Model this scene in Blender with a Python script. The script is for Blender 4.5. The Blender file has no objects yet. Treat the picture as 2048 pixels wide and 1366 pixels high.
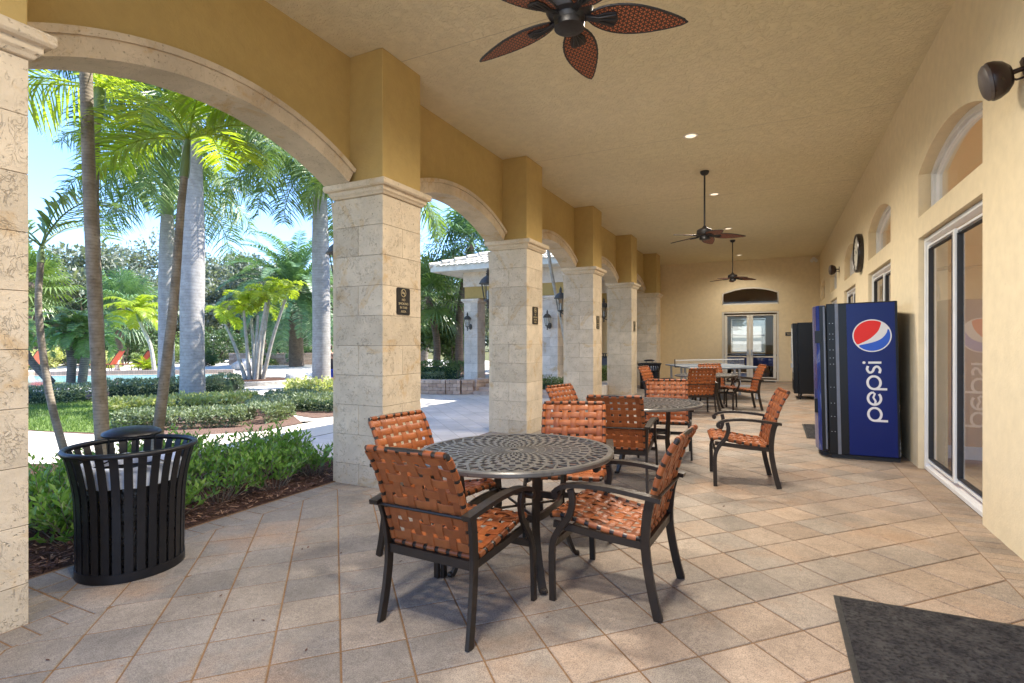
import bpy, math, random
from mathutils import Vector, Matrix, Euler, noise
PI = math.pi
R = math.radians
rnd = random.Random(7)
S = bpy.context.scene
COL = S.collection

# ------------------------------------------------------------------ camera
EYE = 1.4
cam_data = bpy.data.cameras.new("camera")
cam_data.lens = 18.545
cam_data.sensor_width = 36.0
cam_data.clip_start = 0.05
cam_data.clip_end = 600.0
cam = bpy.data.objects.new("camera", cam_data)
COL.objects.link(cam)
cam.location = (0, 0, EYE)
cam.rotation_euler = (R(90), 0, R(26.413))
S.camera = cam

# ------------------------------------------------------------------ sky, sun, exposure
SUN_EL, SUN_ROT = R(54), R(42)
world = bpy.data.worlds.new("World")
S.world = world
world.use_nodes = True
wn = world.node_tree.nodes
wl = world.node_tree.links
bg = wn["Background"]
sky = wn.new("ShaderNodeTexSky")
sky.sky_type = 'NISHITA'
sky.sun_disc = False
sky.sun_elevation = SUN_EL
sky.sun_rotation = SUN_ROT
sky.air_density = 1.0
sky.dust_density = 0.4
sky.ozone_density = 2.0
tint = wn.new("ShaderNodeMix")
tint.data_type = 'RGBA'
tint.blend_type = 'MULTIPLY'
tint.inputs[0].default_value = 1.0
tint.inputs[7].default_value = (0.64, 0.76, 1.0, 1)
wl.new(sky.outputs[0], tint.inputs[6])
wl.new(tint.outputs[2], bg.inputs[0])
bg.inputs[1].default_value = 0.077
sun_data = bpy.data.lights.new("sun", 'SUN')
sun_data.energy = 2.0
sun_data.angle = R(0.5)
sun_data.color = (1.0, 0.95, 0.87)
sun = bpy.data.objects.new("sun", sun_data)
COL.objects.link(sun)
to_sun = Vector((math.sin(SUN_ROT) * math.cos(SUN_EL), math.cos(SUN_ROT) * math.cos(SUN_EL), math.sin(SUN_EL)))
sun.rotation_euler = to_sun.to_track_quat('Z', 'Y').to_euler()
sun.location = to_sun * 60
S.view_settings.view_transform = 'Standard'
S.view_settings.look = 'None'
S.view_settings.exposure = 2.92
S.view_settings.gamma = 1.0
S.cycles.max_bounces = 14
S.cycles.diffuse_bounces = 8
S.cycles.glossy_bounces = 5
S.cycles.transmission_bounces = 6
S.cycles.transparent_max_bounces = 16
S.cycles.sample_clamp_indirect = 6.0
S.cycles.use_denoising = True

# ------------------------------------------------------------------ materials
def nmat(name):
    m = bpy.data.materials.new(name)
    m.use_nodes = True
    nt = m.node_tree
    return m, nt, nt.nodes["Principled BSDF"]

def lk(nt, a, b):
    nt.links.new(a, b)

def coords(nt, scale=(1, 1, 1), rot=(0, 0, 0)):
    tc = nt.nodes.new("ShaderNodeTexCoord")
    mp = nt.nodes.new("ShaderNodeMapping")
    mp.inputs['Scale'].default_value = scale
    mp.inputs['Rotation'].default_value = rot
    lk(nt, tc.outputs['Object'], mp.inputs[0])
    return mp.outputs[0]

def ntex(nt, vec, scale, detail=4.0, rough=0.55, dist=0.0):
    n = nt.nodes.new("ShaderNodeTexNoise")
    n.inputs['Scale'].default_value = scale
    n.inputs['Detail'].default_value = detail
    n.inputs['Roughness'].default_value = rough
    n.inputs['Distortion'].default_value = dist
    if vec is not None:
        lk(nt, vec, n.inputs['Vector'])
    return n.outputs[0]

def ramp(nt, fac, stops):
    r = nt.nodes.new("ShaderNodeValToRGB")
    cr = r.color_ramp
    while len(cr.elements) < len(stops):
        cr.elements.new(0.5)
    for e, (p, c) in zip(cr.elements, stops):
        e.position = p
        e.color = (c[0], c[1], c[2], 1) if not isinstance(c, (int, float)) else (c, c, c, 1)
    lk(nt, fac, r.inputs[0])
    return r.outputs[0]

def mixc(nt, fac, a, b, mode='MIX'):
    m = nt.nodes.new("ShaderNodeMix")
    m.data_type = 'RGBA'
    m.blend_type = mode
    for k, v in ((0, fac), (6, a), (7, b)):
        if isinstance(v, (int, float)):
            m.inputs[k].default_value = v
        elif isinstance(v, tuple):
            m.inputs[k].default_value = (v[0], v[1], v[2], 1)
        else:
            lk(nt, v, m.inputs[k])
    return m.outputs[2]

def mathn(nt, op, a, b=None):
    m = nt.nodes.new("ShaderNodeMath")
    m.operation = op
    for k, v in ((0, a), (1, b)):
        if v is None:
            continue
        if isinstance(v, (int, float)):
            m.inputs[k].default_value = v
        else:
            lk(nt, v, m.inputs[k])
    return m.outputs[0]

def attr(nt, name):
    a = nt.nodes.new("ShaderNodeAttribute")
    a.attribute_name = name
    return a.outputs['Fac']

def bump(nt, p, h, strength=0.3, dist=0.01):
    b = nt.nodes.new("ShaderNodeBump")
    b.inputs['Strength'].default_value = strength
    b.inputs['Distance'].default_value = dist
    lk(nt, h, b.inputs['Height'])
    lk(nt, b.outputs[0], p.inputs['Normal'])

def dark(c, k):
    return (c[0] * k, c[1] * k, c[2] * k)

def plain(name, c, rough=0.6, var=0.12, scale=6.0, metal=0.0, bs=0.0, bsc=60.0, bd=0.003, spec=0.5, coat=0.0):
    """a solid material with gentle uneven tone and, if asked for, a fine relief"""
    m, nt, p = nmat(name)
    v = coords(nt)
    col = ramp(nt, ntex(nt, v, scale, 5), [(0.3, dark(c, 1 - var)), (0.7, dark(c, 1 + var))])
    lk(nt, col, p.inputs['Base Color'])
    rr = ramp(nt, ntex(nt, v, scale * 2.3, 3), [(0.3, max(0.02, rough - 0.08)), (0.7, min(1, rough + 0.08))])
    lk(nt, rr, p.inputs['Roughness'])
    p.inputs['Metallic'].default_value = metal
    p.inputs['Specular IOR Level'].default_value = spec
    p.inputs['Coat Weight'].default_value = coat
    if bs:
        bump(nt, p, ntex(nt, v, bsc, 5), bs, bd)
    return m

def flatm(name, c, rough=0.3, spec=0.4):
    m, nt, p = nmat(name)
    p.inputs['Base Color'].default_value = (*c, 1)
    p.inputs['Roughness'].default_value = rough
    p.inputs['Specular IOR Level'].default_value = spec
    bump(nt, p, ntex(nt, coords(nt), 2.5, 2), 0.03, 0.01)
    return m

def stucco(name, c, c2, strength=0.5, dab=0.75):
    """knock-down textured stucco with soft weathering"""
    m, nt, p = nmat(name)
    v = coords(nt)
    big = ntex(nt, v, 0.55, 4)
    col = mixc(nt, ramp(nt, big, [(0.35, 0), (0.72, 1)]), c, c2)
    spots = ramp(nt, ntex(nt, v, 38, 3, 0.6), [(0.66, 0), (0.78, 0.35)])
    col = mixc(nt, spots, col, dark(c, 0.62))
    fine = ramp(nt, ntex(nt, v, 9, 6), [(0.3, 0.94), (0.7, 1.04)])
    col = mixc(nt, 1.0, col, fine, 'MULTIPLY')
    lk(nt, col, p.inputs['Base Color'])
    p.inputs['Roughness'].default_value = 0.85
    p.inputs['Specular IOR Level'].default_value = 0.25
    h1 = ramp(nt, ntex(nt, v, 17, 4, 0.6, 1.2), [(0.46, 0), (0.60, 1)])
    h2 = ntex(nt, v, 75, 4)
    h = mathn(nt, 'ADD', mathn(nt, 'MULTIPLY', h1, dab), mathn(nt, 'MULTIPLY', h2, 0.35))
    bump(nt, p, h, strength, 0.010)
    return m

def coral_stone(name, c, worm=1.0):
    """shell stone: pale, with ochre stains, dark pits and worm-like marks"""
    m, nt, p = nmat(name)
    v = coords(nt)
    base = ramp(nt, ntex(nt, v, 3.2, 6, 0.6), [(0.3, dark(c, 0.84)), (0.72, dark(c, 1.13))])
    ochre = ramp(nt, ntex(nt, v, 2.6, 5, 0.65, 0.6), [(0.56, 0), (0.70, 0.7)])
    col = mixc(nt, ochre, base, (0.50, 0.30, 0.105))
    tint = attr(nt, "tint")
    col = mixc(nt, 1.0, col, ramp(nt, tint, [(0.0, 0.87), (1.0, 1.1)]), 'MULTIPLY')
    # worm marks: thin bands where a distorted noise crosses its middle value, kept only in patches
    sv = coords(nt, (1, 1, 0.75))
    w = ntex(nt, sv, 15, 3, 0.5, 2.2)
    band = mathn(nt, 'ABSOLUTE', mathn(nt, 'SUBTRACT', w, 0.5))
    line = ramp(nt, band, [(0.0, 1), (0.028, 0)])
    patch = ramp(nt, ntex(nt, v, 7, 3), [(0.46, 0), (0.60, 1)])
    marks = mathn(nt, 'MULTIPLY', line, patch)
    pits = ramp(nt, ntex(nt, v, 48, 2, 0.5), [(0.64, 0), (0.74, 1)])
    dk = mathn(nt, 'MAXIMUM', mathn(nt, 'MULTIPLY', marks, 0.46 * worm), mathn(nt, 'MULTIPLY', pits, 0.5))
    col = mixc(nt, dk, col, (0.17, 0.135, 0.095))
    lk(nt, col, p.inputs['Base Color'])
    p.inputs['Roughness'].default_value = 0.88
    p.inputs['Specular IOR Level'].default_value = 0.25
    h = mathn(nt, 'SUBTRACT', mathn(nt, 'MULTIPLY', ntex(nt, v, 26, 6, 0.65), 0.8), mathn(nt, 'MULTIPLY', dk, 0.9))
    bump(nt, p, h, 0.75, 0.012)
    return m

def leafm(name, c1, c2, rough=0.45, trans=0.45, tcol=None, spec=0.5):
    """leaf: tone per leaf from the attribute tint, light passing through"""
    m, nt, p = nmat(name)
    t = attr(nt, "tint")
    col = ramp(nt, t, [(0.0, c1), (1.0, c2)])
    lk(nt, col, p.inputs['Base Color'])
    p.inputs['Roughness'].default_value = rough
    p.inputs['Specular IOR Level'].default_value = spec
    tr = nt.nodes.new("ShaderNodeBsdfTranslucent")
    lk(nt, mixc(nt, 1.0, col, tcol or (1.35, 1.45, 0.55), 'MULTIPLY'), tr.inputs[0])
    mx = nt.nodes.new("ShaderNodeMixShader")
    mx.inputs[0].default_value = trans
    lk(nt, p.outputs[0], mx.inputs[1])
    lk(nt, tr.outputs[0], mx.inputs[2])
    lk(nt, mx.outputs[0], nt.nodes["Material Output"].inputs[0])
    return m

def barkm(name, c1, c2, ring=14.0, amount=0.6, bs=0.35):
    """palm trunk: pale bark with uneven leaf-scar rings"""
    m, nt, p = nmat(name)
    v = coords(nt)
    w = nt.nodes.new("ShaderNodeTexWave")
    w.wave_type = 'BANDS'
    w.bands_direction = 'Z'
    w.inputs['Scale'].default_value = ring
    w.inputs['Distortion'].default_value = 5.0
    w.inputs['Detail'].default_value = 2.0
    w.inputs['Detail Scale'].default_value = 0.9
    lk(nt, v, w.inputs['Vector'])
    blot = ntex(nt, v, 7, 6, 0.65)
    col = mixc(nt, ramp(nt, blot, [(0.36, 0), (0.66, 1)]), c1, c2)
    rings = ramp(nt, w.outputs['Fac'], [(0.0, 1 - amount), (0.25, 1.0)])
    col = mixc(nt, 1.0, col, rings, 'MULTIPLY')
    spots = ramp(nt, ntex(nt, v, 30, 3), [(0.62, 0), (0.72, 0.5)])
    col = mixc(nt, spots, col, dark(c1, 0.4))
    lk(nt, col, p.inputs['Base Color'])
    p.inputs['Roughness'].default_value = 0.9
    bump(nt, p, mathn(nt, 'ADD', mathn(nt, 'MULTIPLY', w.outputs['Fac'], 0.6), blot), bs, 0.008)
    return m

def glassm(name, tint=(0.95, 0.96, 0.95)):
    m = bpy.data.materials.new(name)
    m.use_nodes = True
    nt = m.node_tree
    nt.nodes.remove(nt.nodes["Principled BSDF"])
    tr = nt.nodes.new("ShaderNodeBsdfTransparent")
    tr.inputs[0].default_value = (*tint, 1)
    gl = nt.nodes.new("ShaderNodeBsdfGlossy")
    gl.inputs['Roughness'].default_value = 0.0
    gl.inputs[0].default_value = (0.85, 0.86, 0.87, 1)
    fr = nt.nodes.new("ShaderNodeFresnel")
    fr.inputs[0].default_value = 1.45
    mx = nt.nodes.new("ShaderNodeMixShader")
    ge = nt.nodes.new("ShaderNodeNewGeometry")      # reflect once, at the outer face of the pane
    lk(nt, mathn(nt, 'MULTIPLY', fr.outputs[0], mathn(nt, 'SUBTRACT', 1.0, ge.outputs['Backfacing'])), mx.inputs[0])
    lk(nt, tr.outputs[0], mx.inputs[1])
    lk(nt, gl.outputs[0], mx.inputs[2])
    lk(nt, mx.outputs[0], nt.nodes["Material Output"].inputs[0])
    return m

def paverm(name):
    m, nt, p = nmat(name)
    v = coords(nt)
    t = attr(nt, "tint")
    t2 = attr(nt, "hue")
    col = ramp(nt, t2, [(0.0, (0.265, 0.235, 0.205)), (0.35, (0.335, 0.28, 0.225)), (0.65, (0.395, 0.30, 0.222)), (1.0, (0.43, 0.32, 0.22))])
    col = mixc(nt, 1.0, col, ramp(nt, t, [(0.0, 0.84), (0.12, 0.93), (1.0, 1.06)]), 'MULTIPLY')
    cloud = ramp(nt, ntex(nt, v, 2.7, 6, 0.62), [(0.33, 0.72), (0.68, 1.12)])
    col = mixc(nt, 1.0, col, cloud, 'MULTIPLY')
    rust = ramp(nt, ntex(nt, v, 1.3, 5, 0.6), [(0.54, 0), (0.72, 0.5)])
    col = mixc(nt, rust, col, (0.44, 0.25, 0.13))
    grit = ramp(nt, ntex(nt, v, 210, 3, 0.7), [(0.40, 0.50), (0.56, 1.08)])
    col = mixc(nt, 0.8, col, grit, 'MULTIPLY')
    blot = ramp(nt, ntex(nt, v, 36, 4, 0.7), [(0.38, 0.86), (0.6, 1.05)])
    col = mixc(nt, 1.0, col, blot, 'MULTIPLY')
    lk(nt, col, p.inputs['Base Color'])
    lk(nt, ramp(nt, ntex(nt, v, 5, 4), [(0.3, 0.62), (0.7, 0.8)]), p.inputs['Roughness'])
    p.inputs['Specular IOR Level'].default_value = 0.32
    bump(nt, p, ntex(nt, v, 160, 4), 0.35, 0.003)
    return m

def groundm(name, c1, c2, c3, s1=1.2, s2=40, bs=0.8, bd=0.02):
    m, nt, p = nmat(name)
    v = coords(nt)
    col = ramp(nt, ntex(nt, v, s1, 6, 0.6), [(0.32, c1), (0.68, c2)])
    col = mixc(nt, ramp(nt, ntex(nt, v, s2, 4, 0.6), [(0.45, 0), (0.65, 0.75)]), col, c3)
    lk(nt, col, p.inputs['Base Color'])
    p.inputs['Roughness'].default_value = 0.92
    p.inputs['Specular IOR Level'].default_value = 0.15
    bump(nt, p, ntex(nt, v, s2, 5), bs, bd)
    return m

def brickm(name, c1, c2, mortar, scale, w, h, rot=(0, 0, 0), ms=0.012, bs=0.4):
    m, nt, p = nmat(name)
    v = coords(nt, (1, 1, 1), rot)
    b = nt.nodes.new("ShaderNodeTexBrick")
    b.inputs['Color1'].default_value = (*c1, 1)
    b.inputs['Color2'].default_value = (*c2, 1)
    b.inputs['Mortar'].default_value = (*mortar, 1)
    b.inputs['Scale'].default_value = scale
    b.inputs['Mortar Size'].default_value = ms
    b.inputs['Brick Width'].default_value = w
    b.inputs['Row Height'].default_value = h
    lk(nt, v, b.inputs['Vector'])
    col = mixc(nt, 1.0, b.outputs[0], ramp(nt, ntex(nt, v, 1.7, 6), [(0.3, 0.82), (0.7, 1.1)]), 'MULTIPLY')
    lk(nt, col, p.inputs['Base Color'])
    p.inputs['Roughness'].default_value = 0.85
    bump(nt, p, mathn(nt, 'SUBTRACT', ntex(nt, v, 60, 4), b.outputs[1]), bs, 0.006)
    return m

def fabric_strap(name):
    m, nt, p = nmat(name)
    v = coords(nt)
    t = attr(nt, "tint")
    col = ramp(nt, t, [(0.0, (0.225, 0.060, 0.017)), (1.0, (0.335, 0.102, 0.030))])
    col = mixc(nt, 1.0, col, ramp(nt, ntex(nt, v, 30, 4), [(0.3, 0.85), (0.7, 1.1)]), 'MULTIPLY')
    lk(nt, col, p.inputs['Base Color'])
    lk(nt, ramp(nt, ntex(nt, v, 50, 3), [(0.3, 0.34), (0.7, 0.50)]), p.inputs['Roughness'])
    p.inputs['Specular IOR Level'].default_value = 0.3
    bump(nt, p, ntex(nt, v, 350, 2), 0.15, 0.001)
    return m

def wicker(name):
    m, nt, p = nmat(name)
    v = coords(nt, (1, 1, 1))
    cols = None
    for k, a in enumerate((0, 60, 120)):
        mp = coords(nt, (1, 1, 1), (0, 0, R(a)))
        w = nt.nodes.new("ShaderNodeTexWave")
        w.wave_type = 'BANDS'
        w.bands_direction = 'X'
        w.inputs['Scale'].default_value = 14.0
        lk(nt, mp, w.inputs['Vector'])
        l = ramp(nt, w.outputs['Fac'], [(0.10, 1), (0.26, 0)])
        cols = l if cols is None else mathn(nt, 'MAXIMUM', cols, l)
    base = ramp(nt, ntex(nt, v, 22, 3), [(0.3, (0.42, 0.115, 0.042)), (0.7, (0.54, 0.17, 0.066))])
    col = mixc(nt, cols, base, (0.035, 0.02, 0.014))
    lk(nt, col, p.inputs['Base Color'])
    p.inputs['Roughness'].default_value = 0.5
    bump(nt, p, cols, -0.5, 0.003)
    return m

M = {}
M['wall'] = stucco('sand_stucco', (0.75, 0.625, 0.41), (0.775, 0.65, 0.435), 0.35, 0.12)
M['ochre'] = stucco('ochre_stucco', (0.47, 0.33, 0.12), (0.50, 0.35, 0.135), 0.35, 0.25)
M['ceil'] = stucco('ceiling_stucco', (0.74, 0.65, 0.42), (0.79, 0.69, 0.465), 0.72, 1.0)
M['stone'] = coral_stone('coral_stone', (0.60, 0.495, 0.355))
M['trimstone'] = coral_stone('carved_stone', (0.62, 0.505, 0.355), 0.7)
M['litstone'] = coral_stone('lit_shell_stone', (0.74, 0.66, 0.58), 0.8)  # coral stone lightened so that the pavilion looks lit
M['joint'] = plain('stone_joint', (0.24, 0.19, 0.14), 0.9)
M['paver'] = paverm('patio_paver')
M['sand'] = groundm('joint_sand', (0.20, 0.115, 0.058), (0.25, 0.15, 0.08), (0.12, 0.075, 0.04), 2.0, 90, 0.4, 0.004)
M['plaza'] = brickm('plaza_paver', (0.60, 0.55, 0.50), (0.68, 0.62, 0.56), (0.47, 0.41, 0.36), 1.0, 0.29, 0.29, (0, 0, R(45)), 0.006)
M['path'] = groundm('path_concrete', (0.62, 0.55, 0.45), (0.68, 0.61, 0.51), (0.55, 0.49, 0.41), 1.0, 60, 0.25, 0.004)
M['deck'] = groundm('deck_concrete', (0.58, 0.53, 0.46), (0.64, 0.59, 0.52), (0.52, 0.48, 0.42), 0.6, 30, 0.2, 0.004)
M['coping'] = brickm('coping_brick', (0.42, 0.32, 0.25), (0.48, 0.38, 0.30), (0.35, 0.3, 0.25), 1.0, 0.3, 0.12)
M['mulch'] = groundm('mulch', (0.075, 0.038, 0.026), (0.125, 0.068, 0.045), (0.045, 0.024, 0.018), 3, 55, 1.0, 0.03)
M['drymulch'] = groundm('dry_mulch', (0.15, 0.095, 0.075), (0.20, 0.13, 0.10), (0.10, 0.062, 0.05), 3, 40, 1.0, 0.03)
M['lawn'] = groundm('lawn', (0.13, 0.20, 0.045), (0.19, 0.25, 0.07), (0.085, 0.15, 0.03), 1.4, 70, 1.0, 0.02)
M['earth'] = groundm('earth', (0.10, 0.11, 0.04), (0.15, 0.14, 0.07), (0.07, 0.07, 0.03), 0.5, 20, 0.6, 0.03)
M['frame'] = plain('bronze_frame', (0.030, 0.021, 0.015), 0.40, 0.18, 14, 0.35, 0.12, 200, 0.001)
M['black'] = plain('black_metal', (0.007, 0.007, 0.009), 0.42, 0.2, 12, 0.2)
M['rubber'] = plain('black_plastic', (0.010, 0.010, 0.011), 0.5, 0.2, 20)
M['bag'] = plain('white_bag', (0.72, 0.77, 0.88), 0.45, 0.1, 30, 0, 0.6, 18, 0.02)
M['liner'] = plain('black_bag', (0.008, 0.008, 0.009), 0.30, 0.2, 10, 0, 0.8, 9, 0.03)
M['strap'] = fabric_strap('orange_strap')
M['wicker'] = wicker('woven_blade')
M['white'] = plain('white_aluminium', (0.74, 0.73, 0.70), 0.4, 0.05, 5)
M['cream'] = plain('cream_paint', (0.70, 0.66, 0.57), 0.5, 0.06, 5)
M['gasket'] = plain('gasket', (0.018, 0.018, 0.02), 0.6)
M['glass'] = glassm('glass')
M['room'] = plain('room_paint', (0.68, 0.50, 0.30), 0.8, 0.06, 1)
M['roomfloor'] = plain('room_floor', (0.40, 0.31, 0.22), 0.5, 0.15, 3)
M['base'] = plain('baseboard', (0.7, 0.68, 0.62), 0.5)
M['mat'] = groundm('door_mat', (0.026, 0.024, 0.026), (0.070, 0.066, 0.064), (0.006, 0.005, 0.006), 12, 55, 1.0, 0.02)
M['lantern'] = plain('lantern_bronze', (0.085, 0.078, 0.070), 0.5, 0.25, 30, 0.3)
M['lglass'] = plain('seeded_glass', (0.60, 0.60, 0.58), 0.25, 0.1, 20)
M['tile'] = plain('roof_tile', (0.62, 0.56, 0.46), 0.8, 0.2, 5, 0, 0.3, 30)
M['fascia'] = plain('white_fascia', (0.78, 0.77, 0.74), 0.6)
M['skin'] = plain('skin', (0.50, 0.28, 0.19), 0.55, 0.06, 9)
M['coral'] = plain('coral_sling', (0.52, 0.12, 0.065), 0.65, 0.12, 12)
M['bluefab'] = plain('blue_fabric', (0.03, 0.08, 0.42), 0.6, 0.2, 12)
M['pink'] = plain('pink_fabric', (0.55, 0.17, 0.22), 0.6)
M['hair'] = plain('brown_hair', (0.045, 0.028, 0.018), 0.6, 0.3, 30)
M['rock'] = plain('boulder', (0.42, 0.40, 0.37), 0.9, 0.25, 4, 0, 0.8, 14, 0.03)
M['alu'] = plain('grey_steel', (0.42, 0.43, 0.44), 0.4, 0.1, 10, 0.5)
M['clockrim'] = plain('clock_rim', (0.045, 0.038, 0.036), 0.3, 0.15, 12, 0.4)
M['stepbrick'] = plain('step_brick', (0.48, 0.37, 0.30), 0.85, 0.15, 5)
M['ceiljoint'] = plain('ceiling_joint', (0.42, 0.35, 0.23), 0.9)
M['trimgrey'] = plain('dull_grey_trim', (0.16, 0.17, 0.20), 0.45, 0.1, 10, 0.3)
M['grey_dark'] = plain('slate_grey', (0.07, 0.075, 0.095), 0.5)
M['bluetub'] = plain('blue_plastic', (0.02, 0.07, 0.50), 0.35)
# foliage
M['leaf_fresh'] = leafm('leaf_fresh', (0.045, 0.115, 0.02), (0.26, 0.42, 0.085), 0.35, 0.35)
M['leaf_hedge'] = leafm('leaf_hedge', (0.10, 0.145, 0.075), (0.30, 0.345, 0.22), 0.5, 0.25)
M['leaf_dark'] = leafm('leaf_dark', (0.022, 0.055, 0.018), (0.075, 0.13, 0.04), 0.5, 0.25)
M['leaf_pale'] = leafm('leaf_pale', (0.24, 0.28, 0.09), (0.66, 0.64, 0.30), 0.5, 0.35)
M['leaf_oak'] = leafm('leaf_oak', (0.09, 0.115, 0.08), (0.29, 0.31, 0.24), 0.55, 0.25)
M['leaf_mid'] = leafm('leaf_mid', (0.075, 0.125, 0.04), (0.25, 0.32, 0.12), 0.5, 0.3)
M['palm_bright'] = leafm('palm_bright', (0.14, 0.23, 0.02), (0.44, 0.50, 0.06), 0.4, 0.55, (1.3, 1.35, 0.5))
M['palm_green'] = leafm('palm_green', (0.06, 0.12, 0.03), (0.24, 0.32, 0.10), 0.4, 0.35)
M['palm_dark'] = leafm('palm_dark', (0.05, 0.12, 0.06), (0.19, 0.30, 0.14), 0.45, 0.3)
M['bark_slim'] = barkm('slim_palm_bark', (0.16, 0.125, 0.085), (0.30, 0.255, 0.195), 11.0, 0.2, 0.25)
M['bark_pale'] = barkm('pale_palm_bark', (0.33, 0.30, 0.25), (0.50, 0.47, 0.41), 11.0, 0.2, 0.25)
M['bark_royal'] = barkm('royal_palm_bark', (0.30, 0.285, 0.265), (0.42, 0.40, 0.375), 4.0, 0.14, 0.2)
M['bark_rough'] = barkm('rough_palm_bark', (0.14, 0.10, 0.07), (0.22, 0.165, 0.12), 5.0, 0.6)
M['bark_tree'] = barkm('tree_bark', (0.14, 0.115, 0.09), (0.22, 0.19, 0.155), 2.0, 0.3)
M['shaft'] = plain('green_crownshaft', (0.15, 0.20, 0.07), 0.4, 0.2, 6)
M['grey'] = plain('grey_plaster', (0.33, 0.33, 0.34), 0.8, 0.1, 3)

# ------------------------------------------------------------------ mesh helpers
class MB:
    """collects shapes and links them as ONE mesh object"""
    def __init__(self):
        self.v, self.f, self.t, self.h = [], [], [], []
        self.tint, self.hue = 0.5, 0.5
    def face(self, idx):
        self.f.append(tuple(idx)); self.t.append(self.tint); self.h.append(self.hue)
    def poly(self, pts):
        n = len(self.v)
        self.v.extend([tuple(p) for p in pts])
        self.face(range(n, n + len(pts)))
    def box(self, x0, x1, y0, y1, z0, z1):
        n = len(self.v)
        self.v += [(x0, y0, z0), (x1, y0, z0), (x1, y1, z0), (x0, y1, z0), (x0, y0, z1), (x1, y0, z1), (x1, y1, z1), (x0, y1, z1)]
        for q in ((3, 2, 1, 0), (4, 5, 6, 7), (0, 1, 5, 4), (1, 2, 6, 5), (2, 3, 7, 6), (3, 0, 4, 7)):
            self.face([n + i for i in q])
    def cbox(self, c, s, rz=0.0, m=None):
        """box by centre and size, turned about z, or placed by a matrix"""
        hx, hy, hz = s[0] / 2, s[1] / 2, s[2] / 2
        mm = m if m is not None else Matrix.Translation(c) @ Matrix.Rotation(rz, 4, 'Z')
        n = len(self.v)
        for z in (-hz, hz):
            for x, y in ((-hx, -hy), (hx, -hy), (hx, hy), (-hx, hy)):
                self.v.append(tuple(mm @ Vector((x, y, z))))
        for q in ((3, 2, 1, 0), (4, 5, 6, 7), (0, 1, 5, 4), (1, 2, 6, 5), (2, 3, 7, 6), (3, 0, 4, 7)):
            self.face([n + i for i in q])
    def sweep(self, path, sect, up=Vector((0, 0, 1)), closed=False, cap=True, scales=None):
        """sweep a closed section (list of (side, up)) along a path; sides are horizontal to the path by `up`"""
        P = [Vector(p) for p in path]
        k, m = len(P), len(sect)
        n0 = len(self.v)
        for i in range(k):
            if closed:
                d = P[(i + 1) % k] - P[i - 1]
            else:
                d = P[min(i + 1, k - 1)] - P[max(i - 1, 0)]
            if d.length < 1e-9:
                d = Vector((0, 0, 1))
            d.normalize()
            u = up
            side = d.cross(u)
            if side.length < 1e-4:
                side = d.cross(Vector((0, 1, 0)))
            side.normalize()
            w = side.cross(d).normalized()
            sc = scales[i] if scales else 1.0
            for a, b in sect:
                self.v.append(tuple(P[i] + side * (a * sc) + w * (b * sc)))
        rings = k if closed else k - 1
        for i in range(rings):
            a, b = n0 + i * m, n0 + ((i + 1) % k) * m
            for j in range(m):
                j2 = (j + 1) % m
                self.face((a + j, a + j2, b + j2, b + j))
        if cap and not closed:
            self.face([n0 + j for j in range(m)][::-1])
            self.face([n0 + (k - 1) * m + j for j in range(m)])
    def tube(self, path, r, n=8, closed=False, up=Vector((0, 0, 1))):
        rs = r if isinstance(r, (list, tuple)) else None
        r0 = 1.0 if rs else r
        sect = [(math.cos(2 * PI * j / n) * r0, math.sin(2 * PI * j / n) * r0) for j in range(n)]
        self.sweep(path, sect, up, closed, True, rs)
    def bar(self, path, w, h, up=Vector((0, 0, 1)), closed=False):
        self.sweep(path, [(-w / 2, -h / 2), (w / 2, -h / 2), (w / 2, h / 2), (-w / 2, h / 2)], up, closed)
    def lathe(self, prof, n=24, c=(0, 0, 0), cap=True, rz=0.0):
        n0, k = len(self.v), len(prof)
        for r, z in prof:
            for j in range(n):
                a = 2 * PI * j / n + rz
                self.v.append((c[0] + r * math.cos(a), c[1] + r * math.sin(a), c[2] + z))
        for i in range(k - 1):
            for j in range(n):
                j2 = (j + 1) % n
                self.face((n0 + i * n + j, n0 + i * n + j2, n0 + (i + 1) * n + j2, n0 + (i + 1) * n + j))
        if cap:
            if prof[0][0] > 1e-4:
                self.face([n0 + j for j in range(n)][::-1])
            if prof[-1][0] > 1e-4:
                self.face([n0 + (k - 1) * n + j for j in range(n)])
    def prism(self, pts, axis, a0, a1):
        """extrude a 2-D outline along an axis: 'x' -> (y,z), 'y' -> (x,z), 'z' -> (x,y)"""
        def pt(u, w, a):
            return {'x': (a, u, w), 'y': (u, a, w), 'z': (u, w, a)}[axis]
        n0, k = len(self.v), len(pts)
        for a in (a0, a1):
            for u, w in pts:
                self.v.append(pt(u, w, a))
        self.face([n0 + i for i in range(k)][::-1])
        self.face([n0 + k + i for i in range(k)])
        for i in range(k):
            j = (i + 1) % k
            self.face((n0 + i, n0 + j, n0 + k + j, n0 + k + i))
    def add(self, me, mtx):
        n0 = len(self.v)
        self.v.extend([tuple(mtx @ Vector(p)) for p in me.v])
        for f, t, h in zip(me.f, me.t, me.h):
            self.f.append(tuple(n0 + i for i in f)); self.t.append(t); self.h.append(h)
    def build(self, name, mat, parent=None, smooth=None, origin=None, bevel=0.0, hue=False):
        me = bpy.data.meshes.new(name)
        vs = self.v
        if origin is not None:
            ox, oy, oz = origin
            vs = [(a - ox, b - oy, c - oz) for a, b, c in vs]
        me.from_pydata(vs, [], self.f)
        me.materials.append(mat if not isinstance(mat, str) else M[mat])
        at = me.attributes.new("tint", 'FLOAT', 'FACE')
        at.data.foreach_set("value", self.t)
        if hue:
            ah = me.attributes.new("hue", 'FLOAT', 'FACE')
            ah.data.foreach_set("value", self.h)
        if smooth is not None:
            me.polygons.foreach_set("use_smooth", [True] * len(me.polygons))
            me.set_sharp_from_angle(angle=R(smooth))
        me.update()
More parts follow.
